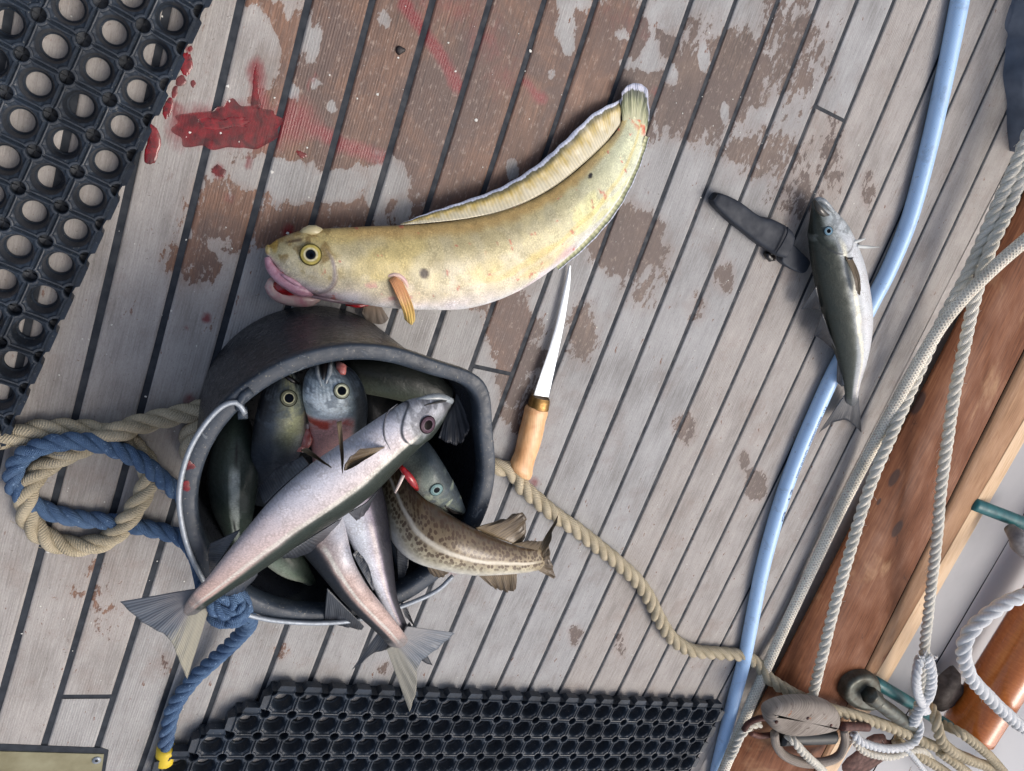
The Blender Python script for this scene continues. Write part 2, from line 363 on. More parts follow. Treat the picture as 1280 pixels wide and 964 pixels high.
m = MT('braided_sheath_rope', .8, 0, .2); u = m.uv(); o = m.uv(obj=True)
sp = m.N('SeparateXYZ'); m.l(u, sp.inputs[0])
def herring(sg):
    cb = m.N('CombineXYZ'); m.l(m.math('MULTIPLY_ADD', sp.outputs[1], sg*.02, sp.outputs[0]), cb.inputs[0])
    wv = m.N('TexWave'); wv.inputs['Scale'].default_value = 62; m.l(cb.outputs[0], wv.inputs[0]); return wv.outputs['Fac']
hb = m.math('MAXIMUM', herring(1), herring(-1))
cc = m.mix(m.mr(hb, .35, .9, .42, 0), L4((244, 238, 222)), (.4, .36, .32, 1), 'MULTIPLY')
cc = m.mix(m.mr(m.noise(o, 330, 2), .63, .68, 0, .55), cc, L4((168, 110, 96))); cc = m.mix(m.mr(m.noise(o, 20, 4), .45, .7, 0, .4), cc, L4((150, 144, 130)))
m.col(cc); m.bump(hb, .0018, .7); BRAID = m.m

m = MT('pale_blue_hose_vinyl', .32, 0, .5, .15); u = m.uv(); sp = m.N('SeparateXYZ'); m.l(u, sp.inputs[0])
def diag(sg, k):
    cb = m.N('CombineXYZ'); m.l(m.math('MULTIPLY_ADD', sp.outputs[1], sg*.04, sp.outputs[0]), cb.inputs[0])
    wv = m.N('TexWave'); wv.inputs['Scale'].default_value = k; m.l(cb.outputs[0], wv.inputs[0]); return m.mr(wv.outputs['Fac'], .7, .95)
br = m.math('MAXIMUM', diag(1, 75), diag(-1, 75))
m.col(m.mix(m.math('MULTIPLY', br, .16), L4((170, 208, 250)), L4((224, 238, 250)))); hc = m.b.inputs['Base Color'].links[0].from_socket; ho = m.uv(obj=True)
hc = m.mix(m.mr(m.noise(ho, 34, 6, .7, .6), .54, .68, 0, .35), hc, L4((122, 142, 168))); m.col(m.mix(m.mr(m.noise(ho, 300, 3, .6), .66, .70, 0, .5), hc, L4((96, 104, 112))))
m.bump(m.noise(m.uv(obj=True), 60, 2), .0006, .5)
m.b.inputs['Subsurface Weight'].default_value = .0
HOSE = m.m
INK = simple('faded_hose_ink', (70, 96, 134), .6)

m = MT('bucket_plastic', .33, 0, .5); o = m.uv(obj=True); n1 = m.noise(o, 25, 5, .6); n2 = m.noise(o, 420, 4, .7); n3 = m.noise(o, 150, 5, .7, 1)
c = m.ramp(n1, [(.3, L4((30, 33, 38))), (.7, L4((46, 50, 57)))]); c = m.mix(m.mr(n2, .7, .78, 0, .5), c, L4((110, 116, 122))); m.col(c)
m.rough(m.mr(n3, .35, .65, .24, .5)); m.bump(n3, .0004, .5); PLASTIC = m.m
m = MT('bucket_rim_plastic', .42, 0, .5); o = m.uv(obj=True); n1 = m.noise(o, 40, 5, .6); n2 = m.noise(o, 380, 4, .7)
c = m.ramp(n1, [(.3, L4((40, 48, 58))), (.7, L4((60, 70, 82)))]); c = m.mix(m.mr(n2, .60, .70, 0, .7), c, L4((150, 146, 132))); n3 = m.noise(o, 60, 6, .75, 1.5); c = m.mix(m.mr(n3, .6, .68, 0, .55), c, L4((128, 136, 142))); m.col(c); m.rough(m.mr(n3, .35, .65, .35, .6)); m.bump(n3, .0008, .5); RIM = m.m
STEEL = simple('galvanised_wire', (176, 184, 192), .55, .6, scale=200)
m = MT('brushed_knife_steel', .3, .55, .6); o = m.uv(); n1 = m.noise(o, 1, 4); mp = m.N('Mapping'); mp.inputs['Scale'].default_value = (400, 14, 1); m.l(o, mp.inputs[0])
n2 = m.noise(mp.outputs[0], 3, 4); m.col(m.ramp(n2, [(.3, L4((158, 166, 174))), (.7, L4((214, 220, 226)))])); m.bump(n2, .0001, .5); BLADE = m.m
BRASS = simple('worn_brass', (150, 118, 66), .35, .7, c2=(110, 80, 44), scale=240)
BRASSP = simple('tarnished_brass_plate', (150, 146, 118), .5, .25, c2=(118, 112, 84), scale=30, det=6)
m = MT('birch_handle', .42, 0, .5, .2); o = m.uv(obj=True); mp = m.N('Mapping'); mp.inputs['Rotation'].default_value = (0, 0, .35); mp.inputs['Scale'].default_value = (1, .08, 1); m.l(o, mp.inputs[0])
n2 = m.noise(mp.outputs[0], 500, 4); n1 = m.noise(o, 60, 3)
c = m.mix(m.mr(n1, .35, .7), L4((238, 190, 138)), L4((220, 164, 112))); c = m.mix(m.mr(n2, .4, .7, 0, .35), c, L4((160, 104, 62))); m.col(c); BIRCH = m.m
SHEATH = simple('sheath_plastic', (46, 52, 62), .6, spec=.3, c2=(34, 39, 48), scale=50, bump=.0003)
SHEATH_D = simple('sheath_belt_loop', (50, 57, 68), .6, scale=70)
YEL = simple('yellow_tape', (226, 196, 52), .5, var=.2)
CLOTH = simple('dark_grey_cloth', (104, 112, 126), .85, c2=(78, 86, 98), scale=25, bump=.001)
TEAL = simple('teal_painted_pin', (34, 108, 112), .45, c2=(22, 82, 90), scale=50)
RUST = simple('rusty_iron', (96, 52, 40), .7, c2=(52, 30, 28), scale=90, bump=.001)
GREYMET = simple('weathered_bronze_fitting', (98, 104, 98), .45, .5, c2=(66, 62, 52), scale=60, bump=.001)
def lumber(name, c1, c2, c3, dirs=.45, rough=.4, coat=.2, gs=260, patch=None, pt=(.62, .7), pscale=14):
    m = MT(name, rough, 0, .5 if coat > .1 else .2, coat, .2); u = m.uv(); mp = m.N('Mapping'); mp.inputs['Scale'].default_value = (1, .06, 1); m.l(u, mp.inputs[0])
    g = m.noise(mp.outputs[0], gs, 5, .6); b = m.noise(u, 9, 4, .6); k = m.math('ADD', m.math('MULTIPLY', g, .55), m.math('MULTIPLY', b, .45))
    c = m.ramp(k, [(.3, L4(c1)), (.5, L4(c2)), (.7, L4(c3))])
    if patch:
        for pc, a, b_, s_ in patch: c = m.mix(m.mr(m.noise(u, s_, 5, .65, .2), a, b_), c, L4(pc))
    m.col(c); m.bump(g, .0008, .5); m.rough(m.mr(b, .3, .7, rough*1.3, rough*.8)); return m.m
RAIL = lumber('oiled_rail_wood', (76, 44, 28), (116, 70, 44), (148, 100, 68), rough=.6, coat=.05, patch=[((70, 44, 34), .62, .72, 16), ((172, 136, 102), .55, .75, 6)])
_nt = RAIL.node_tree; _b = _nt.nodes['Principled BSDF']; _src = _b.inputs['Base Color'].links[0].from_socket
_d = (P(1000, 850)-P(1200, 450)); _rot = math.atan2(_d[1], _d[0])
for (x_, y_, s_) in ((1119, 598, .010), (1121, 661, .010), (1150, 505, .012), (1100, 628, .004)):
    _tc = _nt.nodes.new('ShaderNodeTexCoord'); _mp = _nt.nodes.new('ShaderNodeMapping'); _mp.vector_type = 'TEXTURE'
    _mp.inputs['Location'].default_value = tuple(P(x_, y_, .025)); _mp.inputs['Rotation'].default_value = (0, 0, _rot); _mp.inputs['Scale'].default_value = (s_*1.7, s_, .1)
    _ln = _nt.nodes.new('ShaderNodeVectorMath'); _ln.operation = 'LENGTH'; _mr = _nt.nodes.new('ShaderNodeMapRange'); _mr.inputs[1].default_value = .8; _mr.inputs[2].default_value = 1.1; _mr.inputs[3].default_value = .85; _mr.inputs[4].default_value = 0
    _mx = _nt.nodes.new('ShaderNodeMix'); _mx.data_type = 'RGBA'; _mx.inputs[7].default_value = L4((62, 46, 42))
    _nt.links.new(_tc.outputs['Object'], _mp.inputs[0]); _nt.links.new(_mp.outputs[0], _ln.inputs[0]); _nt.links.new(_ln.outputs['Value'], _mr.inputs[0]); _nt.links.new(_mr.outputs[0], _mx.inputs[0]); _nt.links.new(_src, _mx.inputs[6]); _src = _mx.outputs[2]
_nt.links.new(_src, _b.inputs['Base Color'])
RAIL2 = lumber('worn_rail_wood', (120, 88, 64), (158, 122, 92), (184, 146, 112), rough=.6, coat=.05, patch=[((120, 70, 44), .58, .7, 6)])
EDGE = lumber('bare_cream_edge', (176, 138, 100), (214, 184, 148), (230, 208, 178), rough=.6, patch=[((120, 84, 56), .66, .7, 30)])
PAINT = simple('grey_white_paint', (162, 164, 168), .5, var=.08, scale=12, bump=.0003)
m = MT('flaking_white_paint', .5); o = m.uv(obj=True); n1 = m.noise(o, 7, 6, .7, .4); n2 = m.noise(o, 3, 3)
c = m.mix(m.mr(n1, .64, .652), L4((172, 174, 178)), L4((118, 110, 106))); c = m.mix(m.mr(n1, .70, .705), c, L4((58, 66, 54))); c = m.mix(m.mr(n2, .4, .7, 0, .3), c, L4((160, 160, 166))); m.col(c); PAINT2 = m.m
SPAR = lumber('varnished_spar_wood', (168, 92, 34), (196, 112, 48), (214, 134, 66), rough=.22, coat=.9, gs=200, patch=[((206, 184, 140), .7, .74, 9)])
BLOCKW = lumber('bleached_block_wood', (84, 76, 70), (138, 130, 122), (176, 168, 160), rough=.8, coat=0, gs=420, patch=[((150, 96, 58), .62, .72, 40), ((96, 84, 76), .6, .68, 90)])

# ------------------------------------------------------------------ deck
def stroke(x, y, pts, r):
    """1 on a pixel polyline, falling to 0 at distance r (photo pixels on the deck)"""
    d = np.full(x.shape, 1e9); p = np.array(pts, float)
    if len(p) == 1: d = np.hypot(x-p[0, 0], y-p[0, 1])
    for a, b in zip(p[:-1], p[1:]):
        ab = b-a; t = np.clip(((x-a[0])*ab[0]+(y-a[1])*ab[1])/(ab @ ab), 0, 1); d = np.minimum(d, np.hypot(x-a[0]-t*ab[0], y-a[1]-t*ab[1]))
    return np.clip(1-d/r, 0, 1)
WET = [(330, 20, 40, 50, .8),   # cx, cy, rx, ry, strength (stains as seen on the deck)
 (470, 70, 105, 130, 1.2), (600, 120, 130, 150, 1.3), (560, 30, 200, 90, 1.2), (700, 120, 95, 120, 1.2), (780, 60, 70, 70, 1.0), (760, 150, 60, 60, 1.0), (350, 80, 50, 110, .75), (400, 170, 90, 50, 1.1),
 (870, 120, 75, 60, .95), (920, 90, 55, 60, .85), (990, 60, 60, 90, .62), (960, 190, 70, 45, .6), (1000, 240, 50, 50, .55), (285, 268, 62, 52, .85), (240, 325, 42, 38, .72), (365, 285, 70, 34, .9), (440, 262, 50, 34, .8), (300, 205, 35, 25, .5),
 (500, 250, 60, 50, .65), (560, 230, 50, 60, 1.0), (782, 300, 50, 45, 1.1), (745, 280, 34, 26, .9), (820, 330, 30, 34, .6), (635, 410, 30, 55, 1.0), (640, 470, 22, 60, .8), (655, 440, 36, 60, .7), (728, 415, 24, 45, .75), (610, 360, 40, 30, .8),
 (800, 365, 34, 30, .55), (855, 535, 18, 22, .75), (945, 606, 15, 22, .95), (930, 575, 9, 16, .7), (905, 345, 16, 26, .7), (1040, 195, 22, 60, .55), (650, 510, 36, 40, .6), (870, 60, 50, 60, .6), (1085, 240, 12, 28, .6), (870, 385, 18, 24, .5),
 (120, 740, 60, 80, .42), (350, 815, 14, 14, .65), (480, 835, 15, 12, .55), (720, 795, 12, 16, .6), (775, 805, 12, 22, .55), (205, 830, 14, 18, .5), (930, 190, 40, 20, .8)]
DRYS = [(345, 215, 60, 22), (322, 55, 24, 60), (392, 50, 18, 34), (395, 105, 12, 9), (425, 232, 34, 26), (415, 135, 10, 14), (492, 225, 22, 26), (640, 212, 12, 24), (706, 35, 18, 40), (800, 80, 40, 14), (335, 70, 20, 40), (830, 20, 30, 20), (300, 60, 22, 60), (715, 0, 30, 12), (480, 25, 20, 20), (690, 90, 10, 26), (712, 60, 12, 16), (780, 45, 18, 12), (812, 60, 14, 30), (840, 95, 10, 18), (365, 115, 12, 8), (505, 262, 12, 16), (545, 60, 6, 10), (880, 75, 10, 24), (905, 140, 8, 18), (300, 95, 14, 30), (318, 25, 10, 18), (470, 250, 14, 20), (800, 200, 26, 16)]
BLD = [([(235, 158), (290, 155), (340, 160), (370, 150)], 42, .9), ([(320, 85), (325, 130)], 18, .9), ([(350, 148), (400, 165), (430, 182), (475, 196)], 17, .85), ([(505, 5), (530, 40), (552, 72), (572, 108)], 13, 1.0),
 ([(520, -20), (600, 30), (620, 80)], 60, .42), ([(600, 60), (640, 110)], 55, .38), ([(760, 20), (800, 30)], 40, .35), ([(655, 100), (676, 124)], 9, .8), ([(676, 122)], 14, 1), ([(273, 214)], 13, 1.1), ([(310, 205)], 8, 1), ([(286, 247)], 12, .8),
 ([(360, 290)], 14, .9), ([(258, 398)], 10, 1), ([(232, 410)], 6, .7), ([(236, 500)], 13, .8), ([(818, 115)], 10, .6), ([(235, 62)], 7, 1), ([(222, 130), (218, 140)], 7, 1), ([(240, 105)], 6, 1), ([(565, 715)], 11, .6), ([(668, 603)], 11, .8), ([(420, 180)], 25, .5), ([(395, 95), (385, 105)], 5, .8),
 ([(1010, 320), (1005, 350)], 8, .2)]
def deck_fields(X, Y):
    q = pix(np.stack([X, Y, np.zeros_like(X)], 1)); x, y = q[:, 0], q[:, 1]
    c = np.cos(-1.2); wetf = np.zeros(len(x))
    for cx, cy, a, b, st in WET: wetf = np.maximum(wetf, st*np.clip(1-np.hypot((x-cx)/a, (y-cy)/b)**2*.55, 0, 1))
    for cx, cy, a, b in DRYS: wetf -= .75*np.clip(1-np.hypot((x-cx)/a, (y-cy)/b)**2, 0, 1)
    bf = np.zeros(len(x))
    for pts, r, st in BLD: bf = np.maximum(bf, st*stroke(x, y, pts, r)**.7)
    return np.clip(wetf, -.5, 1.1), bf
def seam_v(px, py):
    x, y, _ = P(px, py); u, v = w2uv(x, y); return int(math.floor((u-CUR*v*v-U0)/PW)), v
joints = {}
for px_, py_ in ((612, 462), (1037, 142), (108, 871)):
    k, v = seam_v(px_, py_); joints.setdefault(k, []).append(v)
V0, V1, DV = -0.75, 2.05, .006
vv, ff, uu, pidv = [], [], [], []; off = 0; NA = 12
for k in range(-9, 20):
    GAP = float(np.interp(k, [0, 4, 15], [.0060, .0053, .0042]))
    cuts = sorted(joints.get(k, [])); segs = []; a = V0
    for cv in cuts: segs.append((a, cv-GAP*.5)); a = cv+GAP*.5
    segs.append((a, V1))
    for (va, vb) in segs:
        nv = int((vb-va)/DV)+2; V = np.linspace(va, vb, nv)
        A = np.r_[GAP/2, GAP/2+.0005, np.linspace(GAP/2+.003, PW-GAP/2-.003, NA), PW-GAP/2-.0005, PW-GAP/2]
        Z = np.r_[-.0022, -.0002, np.zeros(NA), -.0002, -.0022]
        wob = .0006*(vn(V*9, V*0+k*3)-.5)
        VV, AA = np.meshgrid(V, A, indexing='ij'); U = U0+k*PW+AA+CUR*VV**2+wob[:, None]
        X, Y = uv2w(U, VV); vv.append(np.stack([X, Y, np.broadcast_to(Z, X.shape)], -1).reshape(-1, 3))
        uu.append(np.stack([AA, VV], -1).reshape(-1, 2)); ff.append(grid_faces(nv, len(A), off)); off += nv*len(A)
        pidv.append(np.full(nv*len(A), (k*.6180339+len(pidv)*.377) % 1))
vv = np.vstack(vv); wf, bf = deck_fields(vv[:, 0], vv[:, 1])
deck = link_mesh('deck', vv, np.vstack(ff), WOOD, uv=np.vstack(uu), attrs={'pid': np.concatenate(pidv), 'wet': wf, 'blood': bf})
tag(deck, 'grey weathered teak deck of narrow planks with brown wet patches', kind='structure')
V = np.linspace(V0, V1, 200); VV, AA = np.meshgrid(V, np.array([-9*PW, 20*PW]), indexing='ij'); X, Y = uv2w(U0+AA+CUR*VV**2, VV)
link_mesh('caulking', np.stack([X, Y, X*0-.0010], -1).reshape(-1, 3), grid_faces(200, 2), CAULK, deck)

# ------------------------------------------------------------------ rubber ring mats
def mat_cell():
    """one cell: outer boundary with quarter circles of the small holes cut from its corners, ribs, sloping land, big hole"""
    s = .5; rs = .17; B = []
    for c in range(4):
        th = c*math.pi/2
        # corner at (s,s) in the rotated frame: arc from (s, s-rs) to (s-rs, s)
        pts = [(s+rs*math.cos(math.pi*1.5-i/6*math.pi/2), s+rs*math.sin(math.pi*1.5-i/6*math.pi/2)) for i in range(7)]
        pts += [(s-rs-(2*s-2*rs)*(i/6), s) for i in range(1, 6)]
        ct, st = math.cos(th), math.sin(th)
        B += [(x*ct-y*st, x*st+y*ct) for x, y in pts]
    return np.array(B)
CELL = mat_cell(); NB = len(CELL)
def ring_mat(name, label, cells, u0, v0, al, pitch, zt, edges, group):
    p = pitch; nx = np.roll(CELL, -1, 0)-np.roll(CELL, 1, 0); nr = np.stack([nx[:, 1], -nx[:, 0]], 1); nr /= np.linalg.norm(nr, axis=1)[:, None]
    if (nr*CELL).sum() < 0: nr = -nr
    ang = np.arctan2(CELL[:, 1], CELL[:, 0]); circ = np.stack([np.cos(ang), np.sin(ang)], 1)
    arc = (np.hypot(np.abs(CELL[:, 0])-.5, np.abs(CELL[:, 1])-.5) < .171)
    rings = []
    def R(xy, z): rings.append(np.c_[xy*p, np.full(NB, z) if np.isscalar(z) else z])
    R(np.where(arc[:, None], np.sign(CELL)*.5, CELL), np.where(arc, zt-.0125, zt-.0022)); R(CELL, np.where(arc, zt-.012, zt-.0022))
    R(CELL, np.where(arc, zt-.0008, zt-.0022))
    R(CELL-nr*.018, np.where(arc, zt, zt-.0014))
    R(CELL-nr*.045, zt); R(CELL-nr*.075, zt-.0002); R(CELL-nr*.088, zt-.0016)
    base = CELL-nr*.088
    R(base*.25+circ*.4*.75, zt-.0026)
    R(circ*.395, zt-.0032); R(circ*.375, zt-.0055); R(circ*.345, zt-.012); R(circ*.325, .004); R(circ*.28, .0025); R(circ*.275, .0006)
    one = np.vstack(rings); nrg = len(rings); fc = grid_faces(nrg, NB, 0, True)
    V, Fc = [], []; off = 0; ca, sa = math.cos(al), math.sin(al)
    def place(P2):
        i, j, z = P2[:, 0], P2[:, 1], P2[:, 2]
        u = u0+ca*i-sa*j; v = v0+sa*i+ca*j; X, Y = uv2w(u, v); return np.stack([X, Y, z], 1)
    for (ci, cj) in cells:
        q = one.copy(); q[:, 0] += (ci+.5)*p; q[:, 1] += (cj+.5)*p; q[:, 2] += .0003*(random.random()-.5)
        V.append(place(q)); Fc.append(fc+off); off += len(q)
    # outer skirt with interlocking tabs along free cell sides
    cs = set(cells); FL = []
    for (ci, cj) in cells:
        for (dx, dy) in ((1, 0), (-1, 0), (0, 1), (0, -1)):
            if (ci+dx, cj+dy) in cs: continue
            cx, cy = (ci+.5)*p, (cj+.5)*p; tx, ty = -dy, dx
            prof = [(-.5, 0), (-.36, .02), (-.27, .26), (.27, .26), (.36, .02), (.5, 0)]
            if not edges: prof = [(-.5, .03), (-.34, .05), (-.28, .13), (.28, .13), (.34, .05), (.5, .03)]
            top_i = [(cx+p*(dx*.5+tx*a), cy+p*(dy*.5+ty*a)) for a, b in prof]
            top_o = [(cx+p*(dx*(.5+b)+tx*a), cy+p*(dy*(.5+b)+ty*a)) for a, b in prof]
            n = len(prof); q = np.array([(*a, zt-.0022) for a in top_i]+[(*a, zt-.001) for a in top_o]+[(*a, zt-.012 if edges else .001) for a in top_o]+[(*a, .001) for a in top_i])
            V.append(place(q))
            for r in range(3):
                for i in range(n-1): FL.append((off+r*n+i, off+r*n+i+1, off+(r+1)*n+i+1, off+(r+1)*n+i))
            off += len(q)
    o = link_mesh(name, np.vstack(V), np.vstack([np.vstack(Fc), np.array(FL)]), RUBBER, smooth=False)
    return tag(o, label, 'rubber mat', group)
ZT = .0203
cellsA = [(i, j) for i in range(-11, 1) for j in range(-3, 12)]
ring_mat('rubber_mat', 'black rubber ring mat in the corner with the blood drops, its round holes wide open', cellsA, -.0142364*H, -.0157166*H, .2001301, .0422233*H, ZT, False, 'rubber ring mats on the deck')
cellsB = [(i, -1) for i in range(0, 23)]+[(i, 0) for i in range(-1, 23)]+[(i, 1) for i in range(-2, 23)]+[(i, j) for j in (2, 3, 4, 5) for i in range(-3, 23)]
ring_mat('rubber_mat', 'black rubber ring mat with a tabbed edge below the fish tails', cellsB, 0.3276125*H, 0.8748423*H, .05017, .0412827*H, ZT, True, 'rubber ring mats on the deck')

# ------------------------------------------------------------------ fish
class Fish:
    """a fish lying on its side: its back and belly outlines (dorsal, ventral) at stations from snout to tail root"""
    def __init__(s, name, label, st, z, thick, colf, mat, lat=None, N=200, M=72, group=None, power=.9, cat='fish', gill=None, tone=1.0, extra=None, tail=0, tailc=(134, 130, 130), ridge=.2, slim=.955):
        s.root = empty(name, label, cat, group)
        st = np.array(st, float); z = np.interp(np.linspace(0, 1, len(st)), np.linspace(0, 1, len(z)), z)
        D = np.array([P(a, b, c) for (a, b, _, _), c in zip(st, z)]); V = np.array([P(a, b, c) for (_, _, a, b), c in zip(st, z)])
        D = cr(D, N); V = cr(V, N); W = (D-V)/2*slim; Cn = (D+V)/2; hw = np.linalg.norm(W, axis=1)
        tk = np.interp(np.linspace(0, 1, N), np.linspace(0, 1, len(thick)), thick) if not np.isscalar(thick) else np.full(N, thick)
        sg = np.linspace(0, 1, N)
        ht = hw*tk
        # rounded snout: extra rings shrinking forward, and a closed tail root
        fwd = Cn[0]-Cn[3]; fwd /= np.linalg.norm(fwd); K = 5
        pre = [(Cn[0]+fwd*hw[0]*.7*math.sin(a), W[0]*math.cos(a), ht[0]*math.cos(a)) for a in np.linspace(math.pi/2*.98, .3, K)]
        Cn = np.vstack([[p[0] for p in pre], Cn]); W = np.vstack([[p[1] for p in pre], W]); ht = np.r_[[p[2] for p in pre], ht]
        sg = np.r_[np.zeros(K), sg]
        if tail:
            bk = Cn[-1]-Cn[-4]; bk /= np.linalg.norm(bk); w0 = np.linalg.norm(W[-1])
            post = [(Cn[-1]+bk*w0*tail*q, W[-1]*(1-q**1.25), ht[-1]*(1-q)**.9) for q in np.linspace(.12, .98, 9)]
            Cn = np.vstack([Cn, [p[0] for p in post]]); W = np.vstack([W, [p[1] for p in post]]); ht = np.r_[ht, [p[2] for p in post]]; sg = np.r_[sg, np.ones(9)]
        n = len(Cn)
        th = np.linspace(0, 2*np.pi, M, endpoint=False); cc = np.sign(np.cos(th))*np.abs(np.cos(th))**power; ss = np.sign(np.sin(th))*np.abs(np.sin(th))**power
        S, T = np.meshgrid(sg, (1-np.cos(th))/2, indexing='ij'); up = np.tile(np.sin(th) > 0, (n, 1))
        length = np.r_[0, np.cumsum(np.linalg.norm(np.diff(Cn, axis=0), axis=1))]; s.L = length[-1]
        wid = np.linalg.norm(W, axis=1)*2; SS = length[:, None]+0*T; TT = T*wid[:, None]
        latt = np.interp(S.ravel(), np.linspace(0, 1, len(lat)), lat).reshape(S.shape) if lat is not None else S*0+.4
        bulge = np.zeros_like(S)
        if gill is not None:                     # the gill cover stands a little proud of the body behind it
            g0, gd = gill; edge = g0+gd*(1-(2*T-1)**2)-.0
            d = (S-edge); bulge = .0016*sst(-.09, -.004, d)*(1-sst(-.004, .004, d))*(np.abs(np.sin(th))[None]**.5)
            s.gd = d
        else: d = S*0+9
        v = Cn[:, None]+W[:, None]*cc[None, :, None]*(1+bulge[..., None]*18)+np.array([0, 0, 1.])*(ht[:, None, None]*ss[None, :, None]*(1-ridge*(1-sst(0, .42, T)))[..., None]+(bulge*np.sign(ss)[None])[..., None])
        cols = colf(S, T, latt, SS, TT, d)*tone
        if tail:
            m_t = np.clip(sst(.90, 1.0, S+.10*(fbm(SS*150, TT*150)-.5))*.75+sst(.97, 1.0, S)*.1, 0, 1); cols = blend(cols, tailc, m_t)
        col = np.clip(lin(np.clip(cols, 0, 255)), 0, 1).reshape(-1, 3)
        uv = np.stack([SS, TT+.37*up], -1).reshape(-1, 2)
        f = [tuple(x) for x in grid_faces(n, M, 0, True)]+[tuple(range(M)), tuple(range((n-1)*M, n*M))[::-1]]
        at = {'spot': extra(S, T).ravel()} if extra is not None else None
        s.body = link_mesh('body', v.reshape(-1, 3), f, mat, s.root, uv=uv, cols=col, attrs=at)
        s.v = v.reshape(-1, 3); s.up = up.ravel(); s.px = pix(s.v)
        s.C = Cn; s.zc = lambda x, y: s.C[np.argmin(np.hypot(*(pix(s.C)-[x, y]).T)), 2]
    def hit(s, x, y, lift=0.0):
        d = np.hypot(s.px[:, 0]-x, s.px[:, 1]-y)+np.where(s.up, 0, 1e3); i = int(np.argmin(d)); return P(x, y, s.v[i, 2]+lift)
    def eye(s, x, y, r, iris, ring=(210, 205, 180), pup=(22, 28, 36), lift=.0, pr=.48, tiltto=(0, 0)):
        c = s.hit(x, y, lift); M, N = 28, 12; v, col = [], []; r *= .88
        i_ = int(np.argmin(np.hypot(s.px[:, 0]-x, s.px[:, 1]-y)+np.where(s.up, 0, 1e3))); vn_ = np.array(s.body.data.vertex_normals[i_].vector); vn_ = vn_ if vn_[2] > 0 else -vn_
        nrm = vn_*.8+np.array([tiltto[0], tiltto[1], 1.])*.2; c = c+nrm/np.linalg.norm(nrm)*.0004; nrm /= np.linalg.norm(nrm); a1 = np.cross(nrm, [0, 1, .1]); a1 /= np.linalg.norm(a1); a2 = np.cross(nrm, a1)
        for i in range(N+1):
            q = i/N; rr = r*q
            zz = r*.20*math.sqrt(max(0, 1-q*q*.98))-r*.05
            for j in range(M):
                a = j/M*2*math.pi; v.append(c+a1*rr*math.cos(a)+a2*rr*math.sin(a)+nrm*zz)
                k = np.array(pup, float)*.35 if q < pr else np.array(ring, float) if q < pr+.09 else np.array(iris, float) if q < .88 else np.array(iris, float)*.45
                col.append(lin(k*(.85+.3*vn(j*.6, q*9))))
        f = [tuple(x) for x in grid_faces(N+1, M, 0, True)]
        return link_mesh('eye', v, f, EYE, s.root, cols=np.clip(np.array(col), 0, 1))
    def fin(s, base, tip, mat, name='fin', zt=None, on=False, th=.0007, wave=.0012, nu=48, nv=12, zb=None, bow=0.0):
        """base on the body outline (height of the mid-line) or on its skin (on=True); tip points may carry their own height"""
        B = [s.hit(*b[:2], .0008) if on else P(b[0], b[1], b[2] if len(b) > 2 else (zb if zb is not None else s.zc(b[0], b[1]))) for b in base]
        T = [P(t[0], t[1], t[2] if len(t) > 2 else (zt if zt is not None else s.zc(t[0], t[1])*.6)) for t in tip]
        return sheet(name, B, T, mat, s.root, th, wave, nu, nv, bow)
def sheet(name, B, T, mat, parent, th=.0007, wave=.0012, nu=48, nv=12, bow=0.0):
    B = cr(B, nu); T = cr(T, nu); q = np.linspace(0, 1, nv)
    v = B[:, None]*(1-q)[None, :, None]+T[:, None]*q[None, :, None]
    U, Q = np.meshgrid(np.linspace(0, 1, nu), q, indexing='ij')
    v[..., 2] += wave*np.sin(U*nu*.55+2*fbm(U*4, Q*2)*3)*Q*.5+wave*3*(fbm(U*3.1+B[0, 0]*90, Q*1.5)-.5)*Q+bow*np.sin(Q*np.pi)
    thk = th*(1-.8*Q); a = v.copy(); b = v.copy(); a[..., 2] += thk; b[..., 2] -= thk
    n = nu*nv; vs = np.vstack([a.reshape(-1, 3), b.reshape(-1, 3)])
    f = list(map(tuple, grid_faces(nu, nv)))+list(map(tuple, grid_faces(nu, nv, n, flip=True)))
    rim = [i*nv for i in range(nu)]+[(nu-1)*nv+j for j in range(1, nv)]+[i*nv+nv-1 for i in range(nu-2, -1, -1)]+[j for j in range(nv-2, 0, -1)]
    f += [(rim[i], rim[(i+1) % len(rim)], rim[(i+1) % len(rim)]+n, rim[i]+n) for i in range(len(rim))]
    uv = np.stack([U, Q], -1).reshape(-1, 2)
    return link_mesh(name, vs, f, mat, parent, uv=np.vstack([uv, uv]))
def lerpc(t, stops):
    xs = [a for a, _ in stops]; cs = np.array([c for _, c in stops], float)
    return np.stack([np.interp(t, xs, cs[:, i]) for i in range(3)], -1)
def blend(a, b, m): return a+(np.array(b, float)-a)*m[..., None]

